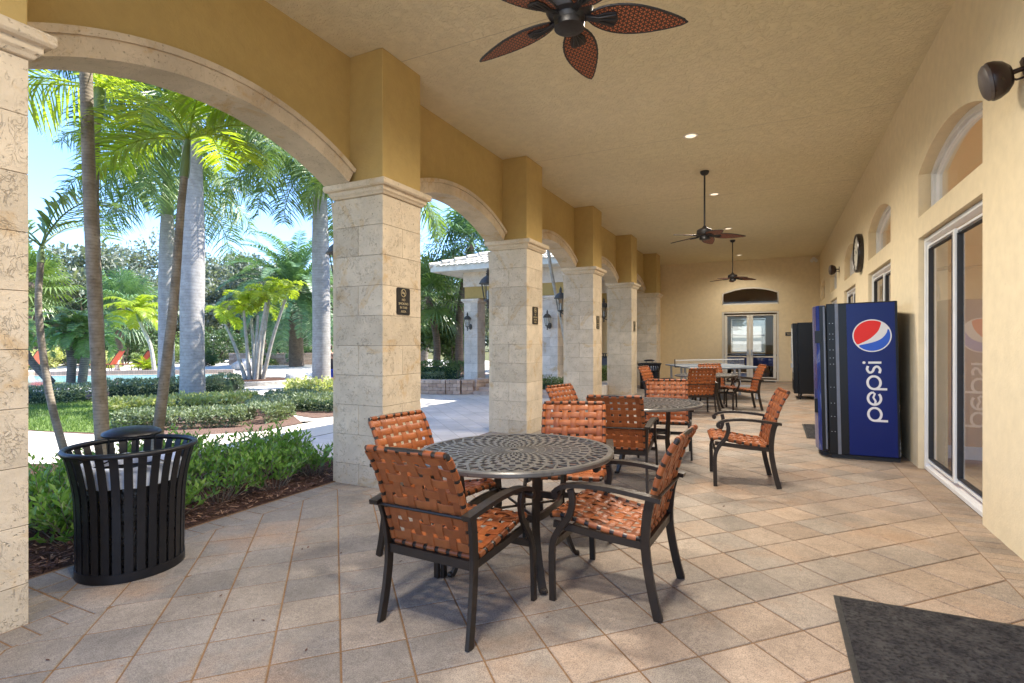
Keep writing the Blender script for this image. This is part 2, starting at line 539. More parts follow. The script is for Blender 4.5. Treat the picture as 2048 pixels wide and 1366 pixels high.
        o = bpy.data.objects.new(name, me)
        COL.objects.link(o)
        if origin is not None:
            o.location = origin
        if parent is not None:
            o.parent = parent
        if bevel:
            b = o.modifiers.new("bevel", 'BEVEL')
            b.width = bevel
            b.segments = 2
            b.limit_method = 'ANGLE'
            b.angle_limit = R(40)
        return o

def tag(o, label=None, cat=None, group=None, kind=None):
    if label: o['label'] = label
    if cat: o['category'] = cat
    if group: o['group'] = group
    if kind: o['kind'] = kind
    return o

def thing(name, label, cat, loc=(0, 0, 0), rz=0.0, group=None):
    o = bpy.data.objects.new(name, None)
    o.empty_display_size = 0.1
    COL.objects.link(o)
    o.location = loc
    o.rotation_euler = (0, 0, rz)
    return tag(o, label, cat, group)

def kids(o):
    return [c for c in bpy.data.objects if c.parent == o]

def dup(src, loc, rz=0.0, label=None, group=None, scale=None):
    def cp(o, parent):
        c = o.copy()
        COL.objects.link(c)
        if parent is not None:
            c.parent = parent
        for ch in tree[o.name]:
            cp(ch, c)
        return c
    tree = {}
    def walk(o):
        tree[o.name] = kids(o)
        for ch in tree[o.name]:
            walk(ch)
    walk(src)
    r = cp(src, None)
    r.location = loc
    r.rotation_euler = (0, 0, rz)
    if scale is not None:
        r.scale = scale
    if label: r['label'] = label
    if group: r['group'] = group
    return r

SLOPE = 0.0215
def fz(x):
    """the patio falls gently from the building to the garden"""
    return SLOPE * max(0.0, x + 3.32)

def stand(o, x, y, rz=0.0):
    """rest a thing on the patio, tilted with its fall"""
    o.location = (x, y, fz(x))
    tilt = -math.atan(SLOPE) if x > -3.32 else 0.0
    o.rotation_euler = (Matrix.Rotation(tilt, 3, 'Y') @ Matrix.Rotation(rz, 3, 'Z')).to_euler()
    return o
# ------------------------------------------------------------------ the clubhouse arcade: measures
WX = 1.326                      # face of the long wall
CX0, CX1 = -3.92, -3.32         # columns, garden side to patio side
CW = 0.60
BAY = 3.25
COLY = [3.93 + BAY * k for k in range(-1, 5)]
SP = -3.73                      # face of the wall above the arches
CEIL = 4.19
ENDY = 19.76
CAPT = 2.935

# ------------------------------------------------------------------ patio floor: pavers laid at 45 degrees, brick borders
def clip(poly, x0, x1, y0, y1):
    for ax, lim, sgn in ((0, x0, 1), (0, x1, -1), (1, y0, 1), (1, y1, -1)):
        out = []
        for i in range(len(poly)):
            a, b = poly[i], poly[(i + 1) % len(poly)]
            da, db = sgn * (a[ax] - lim), sgn * (b[ax] - lim)
            if da >= 0:
                out.append(a)
            if (da >= 0) != (db >= 0):
                t = da / (da - db)
                out.append((a[0] + (b[0] - a[0]) * t, a[1] + (b[1] - a[1]) * t))
        poly = out
        if len(poly) < 3:
            return []
    return poly

def paver(mb, poly, r=rnd):
    """one paver with a worn, slightly sunken edge"""
    n = len(poly)
    if n < 3:
        return
    area = 0.5 * abs(sum(poly[i][0] * poly[(i + 1) % n][1] - poly[(i + 1) % n][0] * poly[i][1] for i in range(n)))
    if area < 0.0012:
        return
    cx = sum(p[0] for p in poly) / n
    cy = sum(p[1] for p in poly) / n
    mb.tint = r.random()
    mb.hue = min(1, max(0, 0.02 + 0.66 * (cx + 3.3) / 4.6 + r.uniform(-0.22, 0.22)))
    dz = r.uniform(-0.0012, 0.0012)
    def ring(d, z):
        o = []
        for x, y in poly:
            vx, vy = cx - x, cy - y
            l = math.hypot(vx, vy)
            k = min(0.4, d / l) if l > 0 else 0
            X, Y = x + vx * k, y + vy * k
            o.append((X, Y, fz(X) + z + dz))
        return o
    a, b, c = ring(0.005, -0.008), ring(0.0062, -0.0028), ring(0.012, 0.0)
    n0 = len(mb.v)
    mb.v += a + b + c
    for i in range(n):
        j = (i + 1) % n
        mb.face((n0 + i, n0 + j, n0 + n + j, n0 + n + i))
        mb.face((n0 + n + i, n0 + n + j, n0 + 2 * n + j, n0 + 2 * n + i))
    mb.face([n0 + 2 * n + i for i in range(n)])

fb = MB()
PT = 0.288
YB = -0.6  # arcade cut short behind the camera to let in more light
FX0, FX1, FY0, FY1 = -3.12, 1.138, YB, ENDY
rects = [(FX0, FX1, FY0, FY1)]
for ya, yb in zip(COLY[:-1], COLY[1:]):
    rects.append((-3.72, FX0, ya + CW + 0.19, yb - 0.19))
rq = math.sqrt(0.5)
for i in range(-60, 90):
    for j in range(-60, 90):
        p0, q0 = -0.55 + i * PT, 2.735 + j * PT
        sq = [((p - q) * rq, (p + q) * rq) for p, q in ((p0, q0), (p0 + PT, q0), (p0 + PT, q0 + PT), (p0, q0 + PT))]
        sq = [(x, y) for x, y in sq]
        cxm = sum(p[0] for p in sq) / 4
        cym = sum(p[1] for p in sq) / 4
        if cxm < -4.2 or cxm > 1.5 or cym < -6.5 or cym > 20.3:
            continue
        for rc in rects:
            paver(fb, clip(sq, *rc))
def course(x0, x1, y0, y1, along, w):
    """a row of small bricks filling a strip"""
    n = max(1, round(((y1 - y0) if along == 'y' else (x1 - x0)) / w))
    for k in range(n):
        if along == 'y':
            a, b = y0 + (y1 - y0) * k / n, y0 + (y1 - y0) * (k + 1) / n
            paver(fb, [(x0, a), (x1, a), (x1, b), (x0, b)])
        else:
            a, b = x0 + (x1 - x0) * k / n, x0 + (x1 - x0) * (k + 1) / n
            paver(fb, [(a, y0), (b, y0), (b, y1), (a, y1)])
course(FX1, WX + 0.06, FY0, ENDY, 'y', 0.105)
for k, y in enumerate(COLY):
    course(-3.32, FX0, y - 0.19, y + CW + 0.19, 'y', 0.105)
    course(-3.92, -3.32, y - 0.19, y, 'x', 0.105)
    course(-3.92, -3.32, y + CW, y + CW + 0.19, 'x', 0.105)
for ya, yb in zip(COLY[:-1], COLY[1:]):
    course(-3.93, -3.72, ya + CW + 0.19, yb - 0.19, 'y', 0.16)
floor = fb.build('patio_floor', 'paver', hue=True)
tag(floor, kind='structure')
sb = MB()
sb.poly([(-3.95, YB, -0.003), (-3.32, YB, -0.003), (-3.32, ENDY + 6, -0.003), (-3.95, ENDY + 6, -0.003)])
sb.poly([(-3.32, YB, -0.003), (WX + 0.25, YB, fz(WX + 0.25) - 0.006), (WX + 0.25, ENDY + 6, fz(WX + 0.25) - 0.006), (-3.32, ENDY + 6, -0.003)])
tag(sb.build('floor_joint_bed', 'sand'), kind='structure')

# ------------------------------------------------------------------ walls with openings
def open_wall(mb, fn, u0, u1, z0, z1, a0, a1, openings, n=20):
    """a wall in (u, z) between depths a0 and a1; openings: (ua, ub, [(bottom, top), ...]) with heights as numbers or functions of u"""
    def H(h, u):
        return h(u) if callable(h) else h
    def quad(ua, ub, za, zb, zc, zd):       # za..zd: bottom at ua, ub, top at ub, ua
        mb.poly([fn(ua, za, a0), fn(ub, zb, a0), fn(ub, zc, a0), fn(ua, zd, a0)])
        mb.poly([fn(ua, zd, a1), fn(ub, zc, a1), fn(ub, zb, a1), fn(ua, za, a1)])
    def reveal(p, q):
        mb.poly([fn(*p, a0), fn(*q, a0), fn(*q, a1), fn(*p, a1)])
    u = u0
    for ua, ub, holes in sorted(openings):
        quad(u, ua, z0, z0, z1, z1)
        for k in range(n):
            s, e = ua + (ub - ua) * k / n, ua + (ub - ua) * (k + 1) / n
            lo_s, lo_e = z0, z0
            for hb, ht in holes:
                bs, be = H(hb, s), H(hb, e)
                if bs > lo_s + 1e-6:
                    quad(s, e, lo_s, lo_e, be, bs)
                    reveal((s, bs), (e, be))
                lo_s, lo_e = H(ht, s), H(ht, e)
                reveal((s, lo_s), (e, lo_e))
            quad(s, e, lo_s, lo_e, z1, z1)
        for hb, ht in holes:
            for uu in (ua, ub):
                reveal((uu, H(hb, uu)), (uu, H(ht, uu)))
        u = ub
    quad(u, u1, z0, z0, z1, z1)

def arc_top(ua, ub, spring, rise):
    a, c = (ub - ua) / 2, (ua + ub) / 2
    rr = (a * a + rise * rise) / (2 * rise)
    return lambda u: spring + rise - rr + math.sqrt(max(0.0, rr * rr - (u - c) ** 2))

DOORS = [(1.60, 3.45), (4.84, 6.70), (8.14, 9.91), (11.37, 13.06), (14.55, 16.23), (17.75, 19.18)]
DZ0, DZ1 = fz(WX) - 0.005, 2.455
TZ0, TZS, TRISE = 2.668, 3.11, 0.19
ops = [(a, b, [(DZ0, DZ1), (TZ0, arc_top(a, b, TZS, TRISE))]) for a, b in DOORS]
long_wall = thing('clubhouse_wall', 'long sand coloured stucco wall with glass doors and arched transoms, behind the drinks machines', 'wall', (WX, 6, 0))
long_wall['kind'] = 'thing'
LW = (WX, 6, 0)
def shift(o, parent, org):
    o.parent = parent
    o.location = Vector(o.location) - Vector(org)
    return o
wb = MB()
open_wall(wb, lambda u, z, a: (a, u, z), YB, ENDY + 0.24, -0.1, CEIL + 0.2, WX, WX + 0.24, ops)
shift(wb.build('stucco_wall', 'wall'), long_wall, LW)

def ring_frame(mb, x, pts, w, h, up):
    mb.bar([(x, a, b) for a, b in pts] if up == 'x' else [(a, x, b) for a, b in pts], w, h,
           Vector((1, 0, 0)) if up == 'x' else Vector((0, 1, 0)), True)

def arch_outline(a, b, z0, spring, rise, inset, n=14):
    f = arc_top(a, b, spring, rise)
    pts = [(b - inset, z0 + inset), (a + inset, z0 + inset)]
    for k in range(n + 1):
        u = a + inset + (b - a - 2 * inset) * k / n
        pts.append((u, f(u) - inset))
    return pts

for i, (a, b) in enumerate(DOORS):
    m = (a + b) / 2
    fx = WX + 0.088
    d = MB()
    for pts in ([(a + 0.03, DZ0 + 0.03), (b - 0.03, DZ0 + 0.03), (b - 0.03, DZ1 - 0.03), (a + 0.03, DZ1 - 0.03)],):
        ring_frame(d, fx, pts, 0.06, 0.085, 'x')
    for s, e, dx in ((a + 0.06, m + 0.03, 0.012), (m - 0.03, b - 0.06, -0.008)):      # two sliding leaves
        ring_frame(d, fx + dx, [(s + 0.03, DZ0 + 0.10), (e - 0.03, DZ0 + 0.10), (e - 0.03, DZ1 - 0.095), (s + 0.03, DZ1 - 0.095)], 0.058, 0.04, 'x')
    dd = shift(d.build('glass_door', 'white', bevel=0.004), long_wall, LW)
    for s, e, dx in ((a + 0.06, m + 0.03, 0.012), (m - 0.03, b - 0.06, -0.008)):
        g = MB()
        ring_frame(g, fx + dx, [(s + 0.066, DZ0 + 0.136), (e - 0.066, DZ0 + 0.136), (e - 0.066, DZ1 - 0.131), (s + 0.066, DZ1 - 0.131)], 0.018, 0.046, 'x')
        g.build('gasket', 'gasket', dd)
        g = MB()
        g.box(fx + dx - 0.003, fx + dx + 0.003, s + 0.06, e - 0.06, DZ0 + 0.13, DZ1 - 0.125)
        g.build('pane', 'glass', dd)
    t = MB()
    ring_frame(t, WX + 0.14, arch_outline(a, b, TZ0, TZS, TRISE, 0.024), 0.048, 0.08, 'x')
    ring_frame(t, WX + 0.155, arch_outline(a, b, TZ0, TZS, TRISE, 0.062), 0.03, 0.05, 'x')
    tt = shift(t.build('arched_transom', 'white', bevel=0.003), long_wall, LW)
    g = MB()
    o = arch_outline(a, b, TZ0, TZS, TRISE, 0.05)
    g.prism(o, 'x', WX + 0.152, WX + 0.158)
    g.build('pane', 'glass', tt)

# end wall with a pair of glazed doors
EDA, EDB = -1.63, 0.15
end_wall = thing('end_wall', 'sand stucco wall closing the far end of the arcade, with cream double doors', 'wall', (-1.2, ENDY, 0))
end_wall['kind'] = 'thing'
EW = (-1.2, ENDY, 0)
wb = MB()
open_wall(wb, lambda u, z, a: (u, a, z), -4.05, WX - 0.002, -0.1, CEIL + 0.2, ENDY, ENDY + 0.22,
          [(EDA, EDB, [(fz(-0.7) - 0.02, 2.43), (2.66, arc_top(EDA, EDB, 3.07, 0.19))])])
shift(wb.build('stucco_wall', 'wall'), end_wall, EW)
ez = fz(-0.7)
d = MB()
fy = ENDY + 0.05
ring_frame(d, fy, [(EDA + 0.035, ez + 0.03), (EDB - 0.035, ez + 0.03), (EDB - 0.035, 2.395), (EDA + 0.035, 2.395)], 0.07, 0.09, 'y')
dd = shift(d.build('door_frame', 'cream', bevel=0.004), end_wall, EW)
mm = (EDA + EDB) / 2
for s, e, hx in ((EDA + 0.075, mm - 0.002, mm - 0.06), (mm + 0.002, EDB - 0.075, mm + 0.06)):
    d = MB()
    ring_frame(d, fy, [(s + 0.05, ez + 0.12), (e - 0.05, ez + 0.12), (e - 0.05, 2.30), (s + 0.05, 2.30)], 0.10, 0.045, 'y')
    d.box(s + 0.1, e - 0.1, fy - 0.02, fy + 0.02, 0.86, 0.90)
    leaf = shift(d.build('glazed_door', 'cream', bevel=0.003), end_wall, EW)
    g = MB(); g.box(s + 0.09, e - 0.09, fy - 0.003, fy + 0.003, ez + 0.16, 2.26)
    g.build('pane', 'glass', leaf)
    g = MB(); g.box(hx - 0.025, hx + 0.025, fy - 0.07, fy - 0.024, 0.93, 1.12)
    g.tube([(hx, fy - 0.06, 1.03), (hx + (0.09 if hx > mm else -0.09), fy - 0.07, 1.03)], 0.011, 8)
    g.build('handle', 'alu', leaf)
t = MB()
ring_frame(t, fy, arch_outline(EDA, EDB, 2.66, 3.07, 0.19, 0.025), 0.05, 0.09, 'y')
tt = shift(t.build('arched_transom', 'cream', bevel=0.003), end_wall, EW)
g = MB(); g.prism(arch_outline(EDA, EDB, 2.66, 3.07, 0.19, 0.045), 'y', fy - 0.003, fy + 0.003)
g.build('pane', 'glass', tt)

# ceiling with control joints, and the roof above
cb = MB()
cb.box(SP - 0.25, WX + 0.24, YB, ENDY + 0.22, CEIL, CEIL + 0.06)
ceiling = tag(cb.build('ceiling', 'ceil'), kind='structure')
for y in (4.22, 7.5, 10.75):
    j = MB(); j.box(SP + 0.01, WX - 0.01, y - 0.0022, y + 0.0022, CEIL - 0.001, CEIL + 0.01)
    j.build('ceiling_joint', 'ceiljoint', ceiling)
rb = MB()
rb.box(-4.4, 7.2, YB - 0.3, 26.5, CEIL + 0.07, CEIL + 0.28)
rb.prism([(-4.5, CEIL + 0.29), (7.3, CEIL + 0.29), (7.3, CEIL + 0.5), (3.0, CEIL + 2.2), (-4.5, CEIL + 0.42)], 'y', YB - 0.4, 26.6)
roof = tag(rb.build('clubhouse_roof', 'tile'), 'broad tiled roof over the arcade and the rooms beside it', 'roof')

# ------------------------------------------------------------------ arcade: wall above the arches, carved arch trims
arc_wall = thing('arcade_wall', 'ochre stucco wall above the row of stone trimmed arches', 'wall', (SP, 6, 3))
arc_wall['kind'] = 'thing'
AW = (SP, 6, 3)
HA = BAY / 2 - CW / 2 - 0.08            # half span
RISE = 0.33
RIN = (HA * HA + RISE * RISE) / (2 * RISE)
ACZ = CAPT + RISE - RIN
ROUT = RIN + 0.165
half = math.asin(HA / RIN)
def arch_pts(r, n=28):
    return [(math.sin(-half + 2 * half * k / n) * r, ACZ + math.cos(-half + 2 * half * k / n) * r) for k in range(n + 1)]
aops = []
centres = []
for ya, yb in zip(COLY[:-1], COLY[1:]):
    c = (ya + CW + yb) / 2
    centres.append(c)
    w = HA + 0.06
    aops.append((c - w, c + w, [(CAPT, (lambda cc: (lambda u: ACZ + math.sqrt((ROUT - 0.012) ** 2 - (u - cc) ** 2)))(c))]))
wb = MB()
open_wall(wb, lambda u, z, a: (a, u, z), YB, ENDY, CAPT, CEIL + 0.05, SP, SP - 0.24, aops, 28)
shift(wb.build('stucco_wall', 'ochre'), arc_wall, AW)
wb = MB()
wb.box(SP - 0.24, SP, COLY[-1] + CW, ENDY, -0.1, CAPT - 0.002)
shift(wb.build('stucco_infill', 'wall'), arc_wall, AW)
def ring_solid(mb, ri, ro, x0, x1, c, n=28):
    pi, po = arch_pts(ri, n), arch_pts(ro, n)
    for k in range(n):
        (a, b), (e, f), (g, h), (p, q) = pi[k], pi[k + 1], po[k + 1], po[k]
        A = [(x0, c + a, b), (x0, c + e, f), (x0, c + g, h), (x0, c + p, q)]
        B = [(x1, y, z) for _, y, z in A]
        mb.tint = 0.35 + 0.3 * ((k // 4) % 2)
        mb.poly(B); mb.poly(A[::-1])
        mb.poly([A[0], A[1], B[1], B[0]]); mb.poly([A[2], A[3], B[3], B[2]])
        if k == 0: mb.poly([A[3], A[0], B[0], B[3]])
        if k == n - 1: mb.poly([A[1], A[2], B[2], B[1]])
for c in centres:
    tb = MB()
    ring_solid(tb, RIN, ROUT - 0.045, SP - 0.26, SP + 0.065, c)
    ring_solid(tb, ROUT - 0.046, ROUT, SP - 0.255, SP + 0.085, c)
    shift(tb.build('arch_trim', 'trimstone', smooth=30), arc_wall, AW)

# ------------------------------------------------------------------ stone columns
def square_stack(mb, x0, x1, y0, y1, prof):
    n0 = len(mb.v)
    for off, z in prof:
        mb.v += [(x0 - off, y0 - off, z), (x1 + off, y0 - off, z), (x1 + off, y1 + off, z), (x0 - off, y1 + off, z)]
    for i in range(len(prof) - 1):
        for j in range(4):
            j2 = (j + 1) % 4
            mb.face((n0 + 4 * i + j, n0 + 4 * i + j2, n0 + 4 * i + 4 + j2, n0 + 4 * i + 4 + j))
    mb.face((n0 + 3, n0 + 2, n0 + 1, n0))
    k = n0 + 4 * (len(prof) - 1)
    mb.face((k, k + 1, k + 2, k + 3))

ZJ = [-0.03, 0.20, 0.49, 0.78, 1.07, 1.36, 1.65, 1.94, 2.23, 2.52, 2.80]
def ashlar(mb, w, zj, r, gap=0.0016):
    """courses of stone blocks round a core, corners shared, joints as real grooves"""
    h = w / 2
    for i in range(len(zj) - 1):
        za, zb = zj[i] + gap, zj[i + 1] - gap
        if i % 2 == 0:
            mb.tint = r.random(); mb.box(-h, -gap, -h, -gap, za, zb)
            mb.tint = r.random(); mb.box(gap, h, -h, -gap, za, zb)
            mb.tint = r.random(); mb.box(-h, -gap, gap, h, za, zb)
            mb.tint = r.random(); mb.box(gap, h, gap, h, za, zb)
        else:
            mb.tint = r.random(); mb.box(-h, h, -h, h, za, zb)
CLAB = ['stone column cut off by the edge of the picture, nearest the slatted litter bin',
        'large stone column with the clear no smoking sign, beside the green shrub bed',
        'stone column behind the front dining table, second beyond the litter bin',
        'third stone column beyond the slatted litter bin, behind the middle dining table',
        'fourth stone column beyond the slatted litter bin, thin dark sign on it',
        'stone column next to the end wall, behind the distant litter bin']
for k, y in enumerate(COLY):
    lab = CLAB[k]
    c = thing('stone_column', lab, 'column', ((CX0 + CX1) / 2, y + CW / 2, 0), 0, 'stone columns of the arcade')
    c['kind'] = 'thing'
    mb = MB(); ashlar(mb, CW, ZJ, random.Random(40 + k))
    mb.build('shaft', 'stone', c, bevel=0.0022)
    mb = MB(); mb.box(-CW / 2 + 0.007, CW / 2 - 0.007, -CW / 2 + 0.007, CW / 2 - 0.007, -0.03, 2.80)
    mb.build('mortar_core', 'joint', c)
    mb = MB(); mb.tint = 0.7
    h = CW / 2
    square_stack(mb, -h, h, -h, h, [(0.0, 2.801), (0.018, 2.803), (0.03, 2.822), (0.045, 2.835), (0.045, 2.868), (0.072, 2.872), (0.085, 2.886), (0.085, 2.928), (0.078, CAPT)])
    mb.build('capital', 'trimstone', c, bevel=0.004)
    mb = MB()
    mb.box(-h + 0.08, h - 0.002, -h + 0.002, h - 0.002, CAPT, CEIL - 0.001)
    mb.build('upper_pier', 'ochre', c, bevel=0.006)
    mb = MB(); mb.tint = 0.6                                         # flat pilaster on the garden side, flaring under the capital
    mb.prism([(-h - 0.06, -0.02), (-h - 0.002, -0.02), (-h - 0.002, 2.80), (-h - 0.085, 2.80), (-h - 0.07, 2.66), (-h - 0.06, 2.5)], 'y', -h + 0.03, h - 0.03)
    mb.build('pilaster', 'trimstone', c)

# ------------------------------------------------------------------ rooms behind the glass
def room(name, x0, x1, y0, y1, z0, z1, skip=(), window=None, lights=None):
    mb = MB()
    if lights:
        open_wall(mb, lambda u, z, a: (a, u, z), y0, y1, z0, z1, x1, x1 + 0.15, [(a, b, [(0.2, 3.8)]) for a, b in lights], 1)
    if 'x0' not in skip: mb.poly([(x0, y0, z0), (x0, y1, z0), (x0, y1, z1), (x0, y0, z1)])
    if 'x1' not in skip: mb.poly([(x1, y0, z0), (x1, y0, z1), (x1, y1, z1), (x1, y1, z0)])
    if 'y0' not in skip: mb.poly([(x0, y0, z0), (x0, y0, z1), (x1, y0, z1), (x1, y0, z0)])
    if 'y1' not in skip and not window: mb.poly([(x0, y1, z0), (x1, y1, z0), (x1, y1, z1), (x0, y1, z1)])
    mb.poly([(x0, y0, z1), (x0, y1, z1), (x1, y1, z1), (x1, y0, z1)])
    if window:
        open_wall(mb, lambda u, z, a: (u, a, z), x0, x1, z0, z1, y1, y1 + 0.15, [(window[0], window[1], [(window[2], window[3])])], 1)
    o = tag(mb.build(name, 'room'), kind='structure')
    f = MB(); f.poly([(x0, y0, z0 + 0.004), (x1, y0, z0 + 0.004), (x1, y1, z0 + 0.004), (x0, y1, z0 + 0.004)])
    f.build('room_floor', 'roomfloor', o)
    return o
for y0, y1 in ((YB, 0.9), (0.95, 7.4), (7.45, 13.8), (13.85, ENDY + 0.1)):
    rm = room('room', WX + 0.245, 6.2, y0, y1, 0.105, 3.95, ('x0', 'x1'), None, [(y0 + 0.3, (y0 + y1) / 2 - 0.1), ((y0 + y1) / 2 + 0.1, y1 - 0.2)])  # large openings in the unseen far wall, added to brighten the rooms
    b = MB(); b.box(WX + 0.25, 6.17, y1 - 0.03, y1 - 0.002, 0.11, 0.25)
    b.build('baseboard', 'base', rm)
room('end_room', -4.0, 3.4, ENDY + 0.225, 25.5, 0.05, 3.9, ('y0',), (-1.72, -0.33, 0.92, 2.40))
wn_ = thing('blind_window', 'white window with lowered blinds, seen through the end doors', 'window', (-1.02, 25.5, 1.66))
wn_['kind'] = 'thing'
f = MB(); ring_frame(f, 0.06, [(-0.665, -0.71), (0.665, -0.71), (0.665, 0.71), (-0.665, 0.71)], 0.06, 0.08, 'y')
f.box(-0.66, 0.66, 0.03, 0.09, -0.03, 0.03)
f.build('frame', 'white', wn_)
f = MB()
for k in range(44):
    z = -0.68 + k * 0.0315
    f.cbox(None, (1.28, 0.034, 0.002), m=Matrix.Translation((0, -0.03, z)) @ Matrix.Rotation(R(52), 4, 'X'))
f.build('blind', 'white', wn_)
pt = thing('games_table', 'blue cloth covered games table indoors behind the end doors', 'games table', (-0.85, 22.6, 0.055))
f = MB(); f.box(-0.9, 0.9, -0.55, 0.55, 0.42, 0.80); f.build('cloth_cover', 'bluefab', pt, bevel=0.02)
f = MB(); f.box(-0.97, 0.97, -0.62, 0.62, 0.80, 0.85); f.build('top_rail', 'black', pt, bevel=0.01)
for sx in (-1, 1):
    for sy in (-1, 1):
        f = MB(); f.lathe([(0.07, 0), (0.05, 0.1), (0.075, 0.42)], 10, (sx * 0.75, sy * 0.42, 0)); f.build('leg', 'black', pt)
# ------------------------------------------------------------------ dining chairs with woven strap seats
def lerp(a, b, t):
    return a + (b - a) * t
def curve(pts, n):
    """smooth curve through points (Catmull-Rom), n samples"""
    P = [Vector(p) for p in pts]
    P = [P[0] * 2 - P[1]] + P + [P[-1] * 2 - P[-2]]
    out = []
    segs = len(P) - 3
    for k in range(n + 1):
        t = k / n * segs
        i = min(int(t), segs - 1)
        f = t - i
        a, b, c, d = P[i:i + 4]
        out.append(0.5 * ((2 * b) + (c - a) * f + (2 * a - 5 * b + 4 * c - d) * f * f + (3 * b - a - 3 * c + d) * f ** 3))
    return out
def at_len(path, s):
    L = [0.0]
    for a, b in zip(path[:-1], path[1:]):
        L.append(L[-1] + (b - a).length)
    x = s * L[-1]
    for i in range(len(path) - 1):
        if x <= L[i + 1] or i == len(path) - 2:
            f = (x - L[i]) / max(1e-9, L[i + 1] - L[i])
            return path[i].lerp(path[i + 1], f), (path[i + 1] - path[i]).normalized()

def woven(mb, prof, hw, nv, nh, r, sw=0.0445, amp=0.0036, tube=0.013):
    """strap weave over a frame: prof = side profile (y, z) from one end to the other, hw = half width"""
    path = [Vector((0, y, z)) for y, z in prof]
    th = 0.0024
    def frame(s):
        p, d = at_len(path, s)
        return p, d, d.cross(Vector((1, 0, 0))).normalized()
    us = [lerp(-hw + 0.035, hw - 0.035, k / (nv - 1)) for k in range(nv)]
    vs = [lerp(0.075, 0.925, k / (nh - 1)) for k in range(nh)]
    def strip(pts, wid, nor):
        """pts: (centre, across, normal)"""
        n0 = len(mb.v)
        for c, a, n in pts:
            a2 = a * (wid / 2)
            for q in (c - a2 + n * th * 0.2, c - a2 * 0.86 + n * th, c + a2 * 0.86 + n * th, c + a2 + n * th * 0.2, c + a2 * 0.9 - n * th, c - a2 * 0.9 - n * th):
                mb.v.append(tuple(q))
        for i in range(len(pts) - 1):
            for j in range(6):
                j2 = (j + 1) % 6
                mb.face((n0 + i * 6 + j, n0 + i * 6 + j2, n0 + i * 6 + 6 + j2, n0 + i * 6 + 6 + j))
    X = Vector((1, 0, 0))
    for i, u in enumerate(us):                       # straps that run along the profile
        mb.tint = r.random()
        pts = []
        m = (nh + 1) * 4
        for k in range(m + 1):
            s = k / m
            p, d, n = frame(s)
            ph = (s - vs[0]) / (vs[1] - vs[0])
            off = amp * math.cos(PI * (ph + i))
            pts.append((p + X * u + n * off, X, n))
        strip(pts, sw, None)
        for s in (0.0, 1.0):                         # the strap end wrapped round the frame tube
            p, d, n = frame(s)
            nn = len(mb.v); q = 10
            for ux in (u - sw / 2, u + sw / 2):
                for k in range(q):
                    a = 2 * PI * k / q
                    mb.v.append(tuple(p + X * ux + n * (math.cos(a) * (tube + 0.0035)) + d * (math.sin(a) * (tube + 0.0035))))
            for k in range(q):
                k2 = (k + 1) % q
                mb.face((nn + k, nn + k2, nn + q + k2, nn + q + k))
            mb.face([nn + k for k in range(q)][::-1]); mb.face([nn + q + k for k in range(q)])
    for j, s in enumerate(vs):                       # straps across
        mb.tint = r.random()
        p, d, n = frame(s)
        pts = []
        m = (nv + 1) * 4
        for k in range(m + 1):
            u = lerp(-hw, hw, k / m)
            ph = (u - us[0]) / (us[1] - us[0])
            off = -amp * math.cos(PI * (ph + j))
            pts.append((p + X * u + n * off, d, n))
        strip(pts, sw, None)
        for sx in (-1, 1):
            nn = len(mb.v); q = 10
            for dd in (-sw / 2, sw / 2):
                for k in range(q):
                    a = 2 * PI * k / q
                    mb.v.append(tuple(p + X * (sx * hw) + d * dd + n * (math.cos(a) * (tube + 0.0035)) + X * (math.sin(a) * (tube + 0.0035))))
            for k in range(q):
                k2 = (k + 1) % q
                mb.face((nn + k, nn + k2, nn + q + k2, nn + q + k))
            mb.face([nn + k for k in range(q)][::-1]); mb.face([nn + q + k for k in range(q)])

